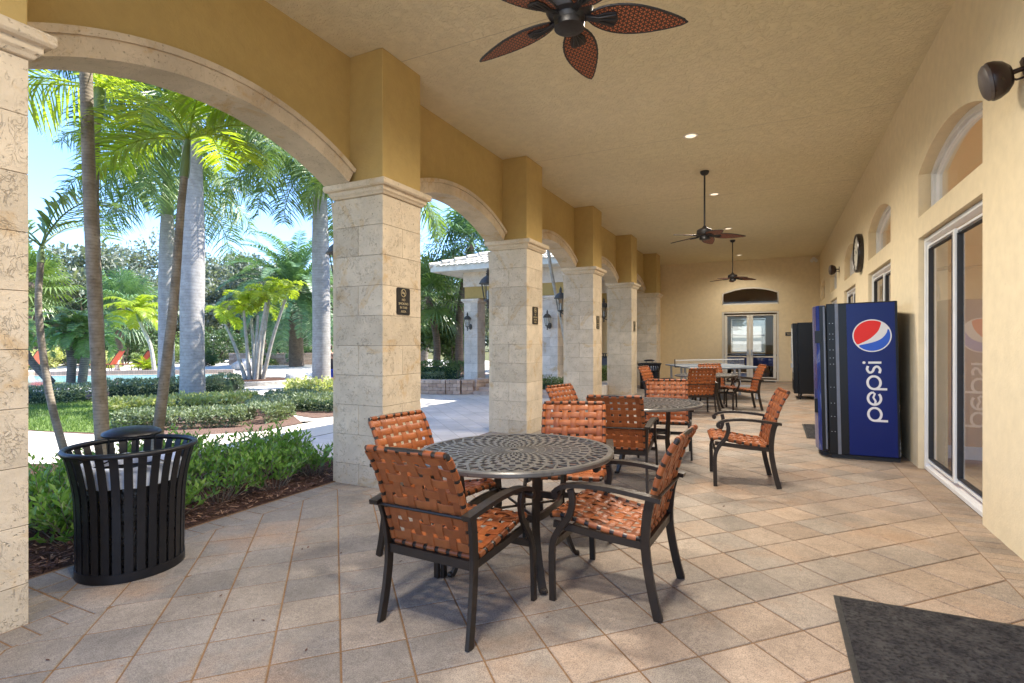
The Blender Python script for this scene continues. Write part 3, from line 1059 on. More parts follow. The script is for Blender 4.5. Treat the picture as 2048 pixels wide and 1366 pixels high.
def make_chair(label):
    t = thing('dining_chair', label, 'chair', (0, 0, 0), 0, 'orange strap dining chairs')
    r = random.Random(3)
    back = [(0.045, 0.375), (0.020, 0.47), (-0.012, 0.58), (-0.050, 0.70), (-0.090, 0.79), (-0.135, 0.865)]
    seat = [(0.525, 0.425), (0.49, 0.437), (0.40, 0.425), (0.26, 0.398), (0.13, 0.378), (0.055, 0.372)]
    b = [(v.y, v.z) for v in curve([(0, y, z) for y, z in back], 16)]
    s = [(v.y, v.z) for v in curve([(0, y, z) for y, z in seat], 14)]
    mb = MB(); woven(mb, b, 0.238, 7, 8, r); mb.build('backrest', 'strap', t, smooth=50)
    mb = MB(); woven(mb, s, 0.245, 7, 7, r); mb.build('seat', 'strap', t, smooth=50)
    mb = MB()
    loop = [Vector((-0.238, y, z)) for y, z in b] + [Vector((x, b[-1][0] - 0.004 * (1 - abs(x) / 0.238), b[-1][1] + 0.006 * (1 - abs(x) / 0.238))) for x in (-0.12, 0, 0.12)] + [Vector((0.238, y, z)) for y, z in b[::-1]]
    mb.tube(loop, 0.013, 8, True, Vector((0, 1, 0.3)))
    mb.build('back_frame', 'frame', t, smooth=40)
    mb = MB()
    loop = [Vector((-0.245, y, z)) for y, z in s] + [Vector((0.245, y, z)) for y, z in s[::-1]]
    mb.tube(loop, 0.013, 8, True, Vector((0, 0, 1)))
    for sx in (-1, 1):                                # rails that tie the seat to the legs
        mb.bar([(sx * 0.272, 0.50, 0.395), (sx * 0.262, 0.25, 0.365), (sx * 0.252, 0.02, 0.345)], 0.018, 0.036)
    mb.build('seat_frame', 'frame', t, smooth=40)
    for sx in (-1, 1):
        mb = MB()                                     # rear leg: flat curved bar from floor to arm
        pts = curve([(sx * 0.262, -0.035, 0.0), (sx * 0.257, 0.0, 0.16), (sx * 0.255, 0.022, 0.33), (sx * 0.262, 0.012, 0.48), (sx * 0.272, -0.012, 0.585)], 12)
        mb.bar(pts, 0.044, 0.022, Vector((1, 0, 0)))
        mb.build('leg', 'frame', t, bevel=0.003)
        mb = MB()                                     # front leg: up, back, and up to the arm
        pts = curve([(sx * 0.295, 0.505, 0.0), (sx * 0.295, 0.505, 0.16), (sx * 0.293, 0.500, 0.29), (sx * 0.290, 0.465, 0.37), (sx * 0.292, 0.405, 0.45), (sx * 0.296, 0.382, 0.53), (sx * 0.298, 0.392, 0.592)], 20)
        mb.bar(pts, 0.034, 0.022, Vector((1, 0, 0)))
        mb.build('leg', 'frame', t, bevel=0.003)
        mb = MB()                                     # arm with a rolled scroll at the front
        pts = curve([(sx * 0.276, -0.062, 0.583), (sx * 0.282, 0.05, 0.600), (sx * 0.290, 0.20, 0.617), (sx * 0.298, 0.34, 0.618), (sx * 0.302, 0.44, 0.600), (sx * 0.303, 0.480, 0.570)], 16)
        mb.bar(pts, 0.050, 0.022)
        mb.lathe([(0.0, -0.026), (0.019, -0.026), (0.021, -0.02), (0.021, 0.02), (0.019, 0.026), (0.0, 0.026)], 14, (0, 0, 0))
        k = len(mb.v) - 14 * 6
        for q in range(k, len(mb.v)):
            x, y, z = mb.v[q]
            mb.v[q] = (sx * 0.303 + z, 0.468 + y, 0.562 + x)
        mb.build('armrest', 'frame', t, smooth=40)
    mb = MB(); mb.bar([(-0.256, 0.024, 0.345), (0.256, 0.024, 0.345)], 0.022, 0.042); mb.build('rear_rail', 'frame', t)
    mb = MB(); mb.bar([(-0.285, 0.49, 0.30), (0.285, 0.49, 0.30)], 0.018, 0.034); mb.build('front_rail', 'frame', t)
    mb = MB(); mb.tube([(-0.276, -0.03, 0.572), (0.276, -0.03, 0.572)], 0.008, 8); mb.build('arm_rod', 'frame', t)
    return t

CHAIRS = [(-1.455, 2.04, -4, 'orange strap chair with its back to the viewer, at the front table nearest the bin'),
          (-0.517, 2.834, 87.3, 'orange strap chair at the front table, side on, facing the garden'),
          (-2.20, 2.91, -98.7, 'orange strap chair on the garden side of the front table, before the large stone column'),
          (-1.39, 3.89, -166.3, 'orange strap chair at the far side of the front table, facing the viewer'),
          (-0.033, 5.58, 99, 'lone orange strap chair pulled out near the blue drinks machine, seen side on'),
          (-1.27, 4.74, 5.6, 'orange strap chair with its back to the viewer at the middle table'),
          (-2.08, 5.66, -105, 'orange strap chair on the garden side of the middle table, only its back showing'),
          (-1.18, 6.72, -174, 'orange strap chair behind the middle table, facing the viewer'),
          (-1.19, 10.2, 26, 'orange strap chair with its back to the viewer at the farthest dining table'),
          (-2.24, 10.79, -101, 'orange strap chair at the farthest table, in front of the distant litter bin'),
          (-1.18, 12.03, -153, 'orange strap chair behind the farthest dining table, before the table tennis table'),
          (-0.305, 11.49, 106, 'orange strap chair at the farthest table, side on before the double doors')]
ch0 = make_chair(CHAIRS[0][3])
for i, (x, y, a, lab) in enumerate(CHAIRS):
    o = ch0 if i == 0 else dup(ch0, (0, 0, 0), 0, lab)
    stand(o, x, y, R(a))

# ------------------------------------------------------------------ round cast metal tables
def lattice_top(mb, z0, z1):
    """cast round top: pierced rings of slots, then a band of crossed bars, then a solid rim"""
    NA = 144
    cells = set()
    rs = [0.026, 0.055]
    sep = 0.0075
    kinds = ['solid']
    for w, kind in ((0.085, 'ray'), (0.040, 'weave'), (0.042, 'weave'), (0.044, 'weave'), (0.046, 'weave'), (0.046, 'weave'), (0.046, 'weave')):
        rs.append(rs[-1] + w); kinds.append(kind)
        rs.append(rs[-1] + sep); kinds.append('solid')
    rs.append(rs[-1] + 0.008); kinds.append('solid')
    rin = rs[-1]
    row = 0
    for i, kind in enumerate(kinds):
        if kind == 'weave':
            row += 1
        for j in range(NA):
            if kind == 'ray' and j % 4 in (0, 1): continue
            if kind == 'weave' and (j + 2 * (row % 2)) % 4 in (0, 1): continue
            cells.add((i, j))
    P = lambda r, j, z: (r * math.cos(2 * PI * j / NA), r * math.sin(2 * PI * j / NA), z)
    for i, j in cells:
        a, b, c, d = (rs[i], j), (rs[i + 1], j), (rs[i + 1], j + 1), (rs[i], j + 1)
        mb.poly([P(*a, z1), P(*b, z1), P(*c, z1), P(*d, z1)])
        mb.poly([P(*d, z0), P(*c, z0), P(*b, z0), P(*a, z0)])
        for nb, p, q in (((i - 1, j), d, a), ((i + 1, j), b, c), ((i, (j - 1) % NA), a, b), ((i, (j + 1) % NA), c, d)):
            if nb not in cells:
                mb.poly([P(*p, z1), P(*p, z0), P(*q, z0), P(*q, z1)])
    rout = 0.560
    n = 40
    for k in range(n):
        for s in (0, 1):
            a0, a1 = 2 * PI * (k + s) / n, 2 * PI * (k + 1 - s) / n
            p = Vector((math.cos(a0) * (rin - 0.003), math.sin(a0) * (rin - 0.003), (z0 + z1) / 2 + 0.0006 * s))
            q = Vector((math.cos(a1) * (rout + 0.003), math.sin(a1) * (rout + 0.003), (z0 + z1) / 2 + 0.0006 * s))
            mb.bar([p, q], 0.013, z1 - z0 - 0.001)
    mb.lathe([(rout, z0), (rout, z1 + 0.001), (rout + 0.006, z1 + 0.004), (0.588, z1 + 0.002), (0.594, z1 - 0.006), (0.594, z1 - 0.022), (0.588, z1 - 0.028), (rout + 0.008, z1 - 0.026), (rout, z0)], 96, cap=False)
def make_table(label):
    t = thing('dining_table', label, 'table', (0, 0, 0), 0, 'round cast metal dining tables')
    mb = MB(); lattice_top(mb, 0.690, 0.700); mb.build('table_top', 'tabletop', t, smooth=35)
    mb = MB(); mb.lathe([(0.026, 0.688), (0.026, 0.703), (0.040, 0.703), (0.043, 0.700), (0.043, 0.688)], 24, cap=False)
    mb.build('umbrella_hole', 'tabletop', t, smooth=30)
    for k in range(4):
        a = R(45 + 90 * k)
        ca, sa = math.cos(a), math.sin(a)
        mb = MB()
        pr = [(0.33, 0.685), (0.335, 0.60), (0.325, 0.46), (0.312, 0.36), (0.322, 0.24), (0.352, 0.12), (0.385, 0.035), (0.402, 0.012), (0.414, 0.018)]
        pts = [Vector((r_ * ca, r_ * sa, z)) for r_, z in [(v.x, v.z) for v in curve([(r_, 0, z) for r_, z in pr], 22)]]
        mb.bar(pts, 0.042, 0.020, Vector((ca, sa, 0.05)))
        mb.lathe([(0.0, -0.014), (0.014, -0.010), (0.017, 0.0), (0.014, 0.010), (0.0, 0.014)], 10, (0.412 * ca, 0.412 * sa, 0.016))
        mb.build('leg', 'frame', t, bevel=0.003)
    mb = MB()
    ring = []
    for k in range(48):
        a = 2 * PI * k / 48
        r_ = 0.25 / max(abs(math.cos(a)), abs(math.sin(a))) ** 0.72
        ring.append((r_ * math.cos(a) * 0.98, r_ * math.sin(a) * 0.98, 0.375))
    mb.bar(ring, 0.020, 0.040, closed=True)
    mb.build('brace_ring', 'frame', t, smooth=40)
    mb = MB()
    for k in range(2):
        a = R(45 + 90 * k)
        mb.tube([(0.31 * math.cos(a), 0.31 * math.sin(a), 0.36 + 0.02 * k), (-0.31 * math.cos(a), -0.31 * math.sin(a), 0.36 + 0.02 * k)], 0.008, 8)
    mb.lathe([(0.5, 0.684), (0.5, 0.690), (0.515, 0.690), (0.515, 0.684)], 48, cap=False)
    mb.bar([(-0.33, -0.33, 0.682), (0.33, 0.33, 0.682)], 0.03, 0.012)
    mb.bar([(-0.33, 0.33, 0.678), (0.33, -0.33, 0.678)], 0.03, 0.012)
    mb.build('brace', 'frame', t)
    return t
M['tabletop'] = plain('cast_bronze_top', (0.135, 0.128, 0.118), 0.34, 0.15, 18, 0.35, 0.15, 160, 0.001)
tb0 = make_table('round pierced metal table in the front, four orange chairs round it')
stand(tb0, -1.40, 2.88, R(2))
stand(dup(tb0, (0, 0, 0), 0, 'round pierced metal table, middle of three, beyond the front chairs'), -1.22, 5.68, R(10))
stand(dup(tb0, (0, 0, 0), 0, 'round metal table farthest along the arcade, before the table tennis table'), -1.20, 11.10, R(0))

# ------------------------------------------------------------------ litter bins
def make_bin(label):
    t = thing('litter_bin', label, 'litter bin')
    n = 30
    prof = [(0.275, 0.012), (0.276, 0.15), (0.279, 0.35), (0.287, 0.50), (0.305, 0.61), (0.322, 0.69), (0.336, 0.735)]
    pr = [(v.x, v.z) for v in curve([(r_, 0, z) for r_, z in prof], 18)]
    for k in range(n):
        a = 2 * PI * k / n
        ca, sa = math.cos(a), math.sin(a)
        mb = MB()
        mb.bar([(r_ * ca, r_ * sa, z) for r_, z in pr], 0.043, 0.006, Vector((ca, sa, 0)))
        mb.build('slat', 'black', t)
    mb = MB(); mb.tube([(0.338 * math.cos(2 * PI * k / 64), 0.338 * math.sin(2 * PI * k / 64), 0.745) for k in range(64)], 0.0165, 10, True)
    mb.build('rim', 'black', t, smooth=50)
    mb = MB(); mb.lathe([(0.266, 0.0), (0.283, 0.0), (0.283, 0.055), (0.266, 0.055)], 48, cap=False); mb.lathe([(0.0, 0.012), (0.27, 0.012), (0.27, 0.022), (0.0, 0.022)], 32)
    mb.build('base_ring', 'black', t, smooth=30)
    mb = MB(); mb.lathe([(0.235, 0.03), (0.245, 0.30), (0.250, 0.58), (0.246, 0.60), (0.22, 0.58), (0.20, 0.35), (0.0, 0.30)], 36)
    li = mb.build('liner', 'liner', t, smooth=40)
    mb = MB()
    r = random.Random(5)
    top = []
    for (r_, z) in ((0.258, 0.535), (0.264, 0.57), (0.268, 0.61), (0.268, 0.64), (0.258, 0.66), (0.240, 0.655), (0.230, 0.60)):
        n0 = len(mb.v)
        for k in range(40):
            a = 2 * PI * k / 40
            j = r.uniform(-0.004, 0.004)
            mb.v.append(((r_ + j) * math.cos(a), (r_ + j) * math.sin(a), z + r.uniform(-0.007, 0.007)))
        top.append(n0)
    for a, b in zip(top[:-1], top[1:]):
        for k in range(40):
            mb.face((a + k, a + (k + 1) % 40, b + (k + 1) % 40, b + k))
    mb.build('bag_edge', 'bag', t, smooth=60)
    mb = MB(); mb.lathe([(0.0, 0.812), (0.13, 0.812), (0.153, 0.818), (0.158, 0.828), (0.150, 0.842), (0.115, 0.858), (0.06, 0.866), (0.0, 0.868)], 40)
    hood = mb.build('rain_hood', 'black', t, smooth=40)
    for k in range(4):
        mb = MB()
        a = R(45 + 90 * k)
        mb.tube([(0.12 * math.cos(a), 0.12 * math.sin(a), 0.815), (0.12 * math.cos(a), 0.12 * math.sin(a), 0.66), (0.25 * math.cos(a), 0.25 * math.sin(a), 0.60)], 0.006, 6)
        mb.build('hood_stay', 'black', hood)
    return t
bin0 = make_bin('black slatted litter bin with a round hood, in the front arch before the shrubs')
stand(bin0, -3.60, 1.90, R(5))
stand(dup(bin0, (0, 0, 0), 0, 'distant black litter bin before the last stone column'), -3.30, 15.85, R(20))

# ------------------------------------------------------------------ drinks machine
M['vblue'] = flatm('glossy_blue_panel', (0.001, 0.010, 0.115), 0.28, 0.3)
M['vred'] = plain('red_print', (0.72, 0.022, 0.012), 0.35, 0.03, spec=0.3)
M['vwhite'] = plain('white_print', (0.72, 0.70, 0.68), 0.35, 0.03)
M['vbright'] = plain('bright_blue_print', (0.012, 0.085, 0.50), 0.35, 0.03)
M['vblack'] = flatm('machine_black', (0.004, 0.004, 0.005), 0.32, 0.35)
def front_print(name):
    m, nt, p = nmat(name)
    v = coords(nt, (1, 1, 0.45))
    f = ntex(nt, v, 5.5, 4, 0.5, 1.6)
    lk(nt, ramp(nt, f, [(0.38, (0.006, 0.015, 0.12)), (0.54, (0.015, 0.035, 0.18)), (0.60, (0.09, 0.11, 0.22)), (0.68, (0.010, 0.025, 0.16))]), p.inputs['Base Color'])
    p.inputs['Roughness'].default_value = 0.2
    return m
M['vfront'] = front_print('printed_front')
vm = thing('vending_machine', 'blue and black drinks machine with a round red white and blue emblem on its side', 'vending machine')
MH = 1.742
f = MB(); f.box(0.0, 0.66, 0.0, 0.93, 0.045, MH); f.build('cabinet', 'vblack', vm, bevel=0.008)
f = MB()
plan = [(0.0, 0.0), (-0.055, 0.0), (-0.095, 0.05), (-0.125, 0.20), (-0.135, 0.46), (-0.125, 0.73), (-0.095, 0.88), (-0.055, 0.93), (0.0, 0.93)]
f.prism([(x - 0.006, y) for x, y in plan], 'z', 0.075, MH - 0.015)
dr = f.build('door', 'vfront', vm, bevel=0.006)
f = MB(); f.box(-0.066, -0.004, -0.012, 0.0015, 0.08, MH - 0.02); f.build('door_edge', 'vblack', dr, bevel=0.003)
f = MB(); f.box(-0.115, -0.045, -0.018, 0.004, 1.30, 1.44); f.build('lock', 'vblack', dr, bevel=0.004)
f = MB(); f.box(-0.135, -0.10, 0.06, 0.24, 0.50, 0.66); f.build('delivery_slot', 'vblack', dr, bevel=0.004)
f = MB(); f.box(-0.03, -0.014, -0.018, -0.0125, 0.10, MH - 0.03); f.build('edge_strip', 'trimgrey', dr)
f = MB(); f.box(0.085, 0.118, -0.010, 0.0015, 0.05, MH - 0.004); f.build('trim_strip', 'trimgrey', vm, bevel=0.002)
f = MB()
for zz in (0.30, 0.47, 0.62, 0.80, 1.06, 1.13, 1.22, 1.34, 1.40, 1.52):
    for xx in (0.03, 0.062):
        f.lathe([(0.0045, -0.002), (0.003, 0.0)], 8, (0, 0, 0))
        for q in range(len(f.v) - 16, len(f.v)):
            x, y, z = f.v[q]
            f.v[q] = (xx + x, z - 0.0005, zz + y)
f.build('rivet', 'alu', vm)
f = MB(); f.box(0.195, 0.635, -0.006, 0.0015, 0.055, MH - 0.012)
panel = f.build('side_panel', 'vblue', vm, bevel=0.002)
f = MB(); f.box(0.02, 0.655, 0.02, 0.91, 0.0, 0.046); f.build('plinth', 'rubber', vm)
f = MB(); r = random.Random(4)
for k in range(16):
    zz, ln = r.choice((0.10, 0.16, 0.22, 0.55, 0.62, 0.88)) + r.uniform(-0.03, 0.03), r.uniform(0.004, 0.018)
    xx = 0.6525 + r.uniform(-0.005, 0.005)
    f.poly([(xx, -0.0006, zz), (xx + r.uniform(0.002, 0.005), -0.0006, zz + 0.002), (xx + 0.003, -0.0006, zz + ln), (xx - 0.001, -0.0006, zz + ln * 0.8)])
f.build('scuff', 'alu', vm)
# emblem: ring, red cap, white wave, blue bowl
EC, ER, EY = (0.425, 1.372), 0.178, -0.0065
def flat(name, pts, mat, y, parent, th=0.0008):
    mb = MB(); mb.prism(pts, 'y', y - th, y)
    return mb.build(name, mat, parent)
def circ(r_, a0, a1, n=40):
    return [(r_ * math.cos(R(lerp(a0, a1, k / n))), r_ * math.sin(R(lerp(a0, a1, k / n)))) for k in range(n + 1)]
emb = flat('emblem', [(EC[0] + x, EC[1] + z) for x, z in circ(ER, 0, 354, 59)], 'vwhite', EY, panel)
ri = ER * 0.935
def spline2(pts, n=24):
    return [(v.x, v.z) for v in curve([(x, 0, z) for x, z in pts], n)]
redc = spline2([(-0.735, -0.56), (-0.11, -0.20), (0.34, 0.28), (0.52, 0.77)])
a_l, a_r = math.degrees(math.atan2(-0.56, -0.735)) + 360, math.degrees(math.atan2(0.77, 0.52))
pts = [(x * ri, z * ri) for x, z in redc] + circ(ri, a_r, a_l, 40)[1:-1]
flat('red_field', [(EC[0] + x, EC[1] + z) for x, z in pts], 'vred', EY - 0.0012, emb)
blc = spline2([(-0.70, -0.62), (0.04, -0.44), (0.50, -0.22), (0.78, 0.12), (0.865, 0.42)])
b_l, b_r = math.degrees(math.atan2(-0.62, -0.70)), math.degrees(math.atan2(0.42, 0.865))
pts = [(x * ri, z * ri) for x, z in blc] + circ(ri, b_r, b_l, 40)[1:-1]
flat('blue_field', [(EC[0] + x, EC[1] + z) for x, z in pts], 'vbright', EY - 0.0012, emb)
# the word, read upwards: tx along z, ty towards the front
def stroke_pts(mb, path, w, y):
    P = [Vector((a, b)) for a, b in path]
    L, Rr = [], []
    for i, p in enumerate(P):
        d = (P[min(i + 1, len(P) - 1)] - P[max(i - 1, 0)]).normalized()
        n = Vector((-d.y, d.x)) * (w / 2)
        L.append(p + n); Rr.append(p - n)
    for i in range(len(P) - 1):
        q = [L[i], L[i + 1], Rr[i + 1], Rr[i]]
        mb.prism([(EB - v.y, Z0 + v.x) for v in q], 'y', y - 0.0008, y)
EB, Z0 = 0.505, 0.430
def bowl(cx, rx, ry, a0, a1, n=28, cy=0.0705):
    return [(cx + rx * math.cos(R(lerp(a0, a1, k / n))), cy + ry * math.sin(R(lerp(a0, a1, k / n)))) for k in range(n + 1)]
sw = 0.0235
f = MB()
def letter_p(o):
    stroke_pts(f, bowl(o + 0.083, 0.070, 0.0585, 0, 360), sw, EY)
    stroke_pts(f, [(o + 0.013, 0.0705), (o + 0.013, 0.03), (o + 0.013, -0.046)], sw, EY - 0.0004)
letter_p(0.0)
o = 0.176
stroke_pts(f, bowl(o + 0.080, 0.068, 0.0585, 18, 315), sw, EY)
stroke_pts(f, [(o + 0.150, 0.088), (o + 0.13, 0.066), (o + 0.09, 0.080), (o + 0.05, 0.060), (o + 0.016, 0.066)], sw * 0.85, EY - 0.0004)
letter_p(0.345)
o = 0.522
stroke_pts(f, [(v.x, v.z) for v in curve([(o + 0.088, 0, 0.122), (o + 0.050, 0, 0.130), (o + 0.016, 0, 0.108), (o + 0.030, 0, 0.080), (o + 0.068, 0, 0.064), (o + 0.082, 0, 0.036), (o + 0.050, 0, 0.012), (o + 0.010, 0, 0.020)], 26)], sw, EY)
o = 0.633
stroke_pts(f, [(o + 0.014, 0.0), (o + 0.014, 0.06), (o + 0.014, 0.118)], sw, EY)
f.prism([(EB - 0.157 + 0.0145 * math.cos(2 * PI * k / 20), Z0 + o + 0.014 + 0.0145 * math.sin(2 * PI * k / 20)) for k in range(20)], 'y', EY - 0.0008, EY)
f.build('lettering', 'vwhite', panel)
stand(vm, 0.563, 6.95, R(-4))

# snack machine farther along
v2 = thing('vending_machine', 'plain black snack machine on thin legs, beyond the blue drinks machine', 'vending machine')
f = MB(); f.box(0.10, 0.86, 0.0, 0.92, 0.13, 1.745); f.build('cabinet', 'vblack', v2, bevel=0.008)
f = MB(); f.box(0.0, 0.098, 0.004, 0.916, 0.135, 1.735)
d2 = f.build('door', 'vblack', v2, bevel=0.010)
f = MB(); f.box(-0.008, 0.0, 0.06, 0.62, 0.62, 1.62); f.build('window', 'lglass', d2)
f = MB(); f.box(-0.012, 0.0, 0.68, 0.88, 0.85, 1.45); f.build('keypad', 'alu', d2)
f = MB(); f.box(-0.014, 0.0, 0.08, 0.60, 0.22, 0.44); f.build('delivery_flap', 'rubber', d2)
f = MB(); f.box(-0.05, 0.0, 0.015, 0.055, 0.72, 0.82); f.build('handle', 'alu', d2)
for x in (0.12, 0.80):
    for y in (0.06, 0.86):
        f = MB(); f.tube([(x, y, 0.0), (x + (0.03 if x < 0.5 else -0.03), y, 0.132)], [0.016, 0.022], 8); f.build('leg', 'rubber', v2)
stand(v2, 0.41, 13.62, 0)

# ------------------------------------------------------------------ ceiling fans with leaf shaped woven blades
def blade_outline(n=26):
    L, w = 0.515, 0.112
    pts = []
    for k in range(n + 1):
        t = k / n
        pts.append((0.11 + L * t, w * (math.sin(PI * min(1, t * 0.97 + 0.03)) ** 0.62) * (1.08 - 0.55 * t)))
    return pts + [(x, -y * 0.95) for x, y in pts[::-1]]
def make_fan(label, zc, rod_len):
    t = thing('ceiling_fan', label, 'ceiling fan', (0, 0, 0), 0, 'ceiling fans with woven leaf shaped blades')
    f = MB(); f.lathe([(0.0, 0.0), (0.07, 0.0), (0.072, -0.018), (0.055, -0.05), (0.03, -0.065), (0.0, -0.067)], 24); f.build('canopy', 'fanmetal', t, smooth=40)
    f = MB(); f.tube([(0, 0, -0.05), (0, 0, -rod_len)], 0.0135, 10); f.build('downrod', 'fanmetal', t, smooth=40)
    z = -rod_len
    f = MB(); f.lathe([(0.018, z + 0.03), (0.03, z + 0.01), (0.05, z - 0.01), (0.10, z - 0.03), (0.122, z - 0.05), (0.125, z - 0.105), (0.11, z - 0.13), (0.085, z - 0.14), (0.078, z - 0.165), (0.082, z - 0.172), (0.080, z - 0.198), (0.05, z - 0.206), (0.0, z - 0.207)], 32)
    f.build('motor', 'fanmetal', t, smooth=35)
    for k in range(5):
        a = 2 * PI * k / 5
        mtx = Matrix.Rotation(a, 4, 'Z') @ Matrix.Translation((0, 0, z - 0.128)) @ Matrix.Rotation(R(-13), 4, 'X') @ Matrix.Rotation(R(4), 4, 'Y')
        o = blade_outline()
        f = MB()
        b = MB(); b.prism([(x, y) for x, y in o], 'z', -0.004, 0.004)
        f.add(b, Matrix.Identity(4))
        bl = f.build('blade', 'wicker', t); bl.matrix_local = mtx
        f = MB(); m = len(o)
        cen = Vector((0.39, 0, 0))
        f.tube([Vector((x, y, 0)) for x, y in o], 0.0065, 6, True)
        for q in range(0, m, 2):
            x, y = o[q]
            f.lathe([(0.0, -0.009), (0.009, 0.0), (0.0, 0.009)], 6, (x, y, 0))
        f.build('blade_edge', 'fanmetal', bl, smooth=50)
        f = MB(); f.prism([(0.075, -0.018), (0.14, -0.016), (0.19, -0.04), (0.245, -0.047), (0.262, 0.0), (0.245, 0.047), (0.19, 0.04), (0.14, 0.016), (0.075, 0.018)], 'z', -0.014, -0.0045)
        for s in (-1, 0, 1):
            f.tube([(0.09, s * 0.008, -0.012), (0.16, s * 0.012, -0.018), (0.245, s * 0.034, -0.014)], 0.006, 6)
        f.build('blade_iron', 'fanmetal', bl, bevel=0.002)
    return t
M['fanmetal'] = plain('fan_black', (0.028, 0.026, 0.026), 0.45, 0.2, 20, 0.3)
fan0 = make_fan('ceiling fan hanging closest, cut by the top of the picture, over the front table', CEIL, 0.92)
fan0.location = (-0.98, 2.66, CEIL); fan0.rotation_euler = (0, 0, R(26))
dup(fan0, (-1.02, 9.15, CEIL), R(14), 'ceiling fan on a long rod over the middle of the arcade, second of three')
dup(fan0, (-1.02, 15.70, CEIL), R(22), 'smallest looking ceiling fan, farthest away, in front of the end wall')

# ------------------------------------------------------------------ recessed ceiling lamps
def lampm(name, col, e):
    m, nt, p = nmat(name)
    p.inputs['Base Color'].default_value = (*col, 1)
    p.inputs['Emission Color'].default_value = (*col, 1)
    p.inputs['Emission Strength'].default_value = e
    return m
M['lampglow'] = lampm('lit_lamp', (1.0, 0.83, 0.60), 0.17)
M['lampring'] = plain('lamp_trim', (0.75, 0.70, 0.62), 0.4)
LAMPW = 130.0
DL = ['ceiling lamp between the front fan and the second fan', 'second lit ceiling lamp, just beyond the long rod of the middle fan',
      'third lit ceiling lamp, seen just above the middle fan blades', 'lit ceiling lamp closest to the end wall']
for k, y in enumerate((7.48, 10.64, 14.03, 18.5, 4.2, 1.0)):  # the last two are out of view, added as fill light
    lab = DL[k] if k < 4 else 'out of view ceiling lamp added as fill light near the front of the arcade'
    t = thing('ceiling_lamp', lab, 'ceiling lamp', (-1.01, y, CEIL), 0, 'recessed ceiling lamps')
    f = MB(); f.lathe([(0.098, 0.0015), (0.098, -0.008), (0.090, -0.011), (0.074, -0.010), (0.070, 0.0), (0.066, 0.0015)], 32, cap=False); f.build('trim_ring', 'lampring', t, smooth=40)
    f = MB(); f.lathe([(0.0, -0.0045), (0.05, -0.0045), (0.069, -0.003), (0.069, 0.0015)], 32); f.build('lamp_lens', 'lampglow', t, smooth=40)
    ld = bpy.data.lights.new('downlight', 'SPOT')
    ld.energy = LAMPW * (0.35 if y > 17 else 1.0)
    ld.color = (1.0, 0.91, 0.78)
    ld.spot_size = R(162)
    ld.spot_blend = 1.0
    ld.shadow_soft_size = 0.32
    lo = bpy.data.objects.new('downlight', ld)
    COL.objects.link(lo)
    lo.parent = t
    lo.location = (0, 0, -0.03)

# ------------------------------------------------------------------ things on the walls
def make_speaker(label):
    t = thing('wall_speaker', label, 'speaker', (0, 0, 0), 0, 'brown wall speakers')
    # axis along -x out of the wall, origin on the wall
    f = MB()
    f.lathe([(0.03, 0.0), (0.07, 0.006), (0.11, 0.04), (0.132, 0.085), (0.137, 0.115), (0.134, 0.128), (0.12, 0.132), (0.0, 0.13)], 28)
    for q in range(len(f.v)):
        x, y, z = f.v[q]
        f.v[q] = (-0.075 - z, y * 0.9, x * 1.05)
    body = f.build('body', 'brownspk', t, smooth=35)
    f = MB(); f.lathe([(0.128, 0.126), (0.124, 0.150), (0.10, 0.168), (0.055, 0.178), (0.0, 0.18)], 28)
    for q in range(len(f.v)):
        x, y, z = f.v[q]
        f.v[q] = (-0.075 - z, y * 0.9, x * 1.05)
    f.build('grille', 'spkgrille', body, smooth=40)
    f = MB(); f.cbox((-0.006, 0, 0), (0.012, 0.07, 0.16)); f.tube([(-0.01, 0, 0.012), (-0.10, 0, 0.012)], 0.018, 10)
    f.tube([(-0.01, 0, -0.05), (-0.06, 0, -0.05), (-0.10, 0, -0.02)], 0.008, 8)
    f.build('bracket', 'brownspk', t, smooth=40)
    return t
M['brownspk'] = plain('dark_brown_plastic', (0.018, 0.005, 0.004), 0.35, 0.2, 10)
M['spkgrille'] = plain('speaker_grille', (0.085, 0.068, 0.062), 0.45, 0.2, 120)
sp0 = make_speaker('dark brown speaker on the long wall, large at the upper edge, above the sliding door')
sp0.scale = (0.82, 0.82, 0.82); sp0.location = (WX, 4.12, 3.0); sp0.rotation_euler = (0, R(-12), R(-6))
s2 = dup(sp0, (WX, 14.0, 3.03), R(0), 'small dark speaker high on the long wall beyond the clock')
ck = thing('wall_clock', 'large round clock with a dark rim on the long wall', 'clock', (WX, 10.66, 2.90))
def xlathe(prof, n=40):
    f = MB(); f.lathe(prof, n)
    f.v = [(-z, y, x) for x, y, z in f.v]
    return f
xlathe([(0.0, 0.004), (0.32, 0.004), (0.35, 0.006), (0.355, 0.05), (0.35, 0.085), (0.335, 0.098), (0.315, 0.09), (0.305, 0.07), (0.0, 0.07)]).build('rim', 'clockrim', ck, smooth=35)
M_face = plain('clock_face', (0.62, 0.60, 0.52), 0.4, 0.05)
xlathe([(0.0, 0.071), (0.303, 0.071), (0.303, 0.076), (0.0, 0.076)]).build('dial', M_face, ck)
f = MB()
for k in range(12):
    a = 2 * PI * k / 12
    f.cbox(None, (0.002, 0.014, 0.05), m=Matrix.Translation((-0.077, 0.26 * math.sin(a), 0.26 * math.cos(a))) @ Matrix.Rotation(-a, 4, 'X'))
f.build('hour_mark', 'rubber', ck)
ck.scale = (0.9, 0.93, 0.93)
for a, L, w in ((R(-60), 0.15, 0.014), (R(70), 0.22, 0.010)):
    f = MB(); f.cbox(None, (0.002, w, L), m=Matrix.Translation((-0.080, 0, 0)) @ Matrix.Rotation(a, 4, 'X') @ Matrix.Translation((0, 0, L / 2 - 0.02)))
    f.build('hand', 'rubber', ck)
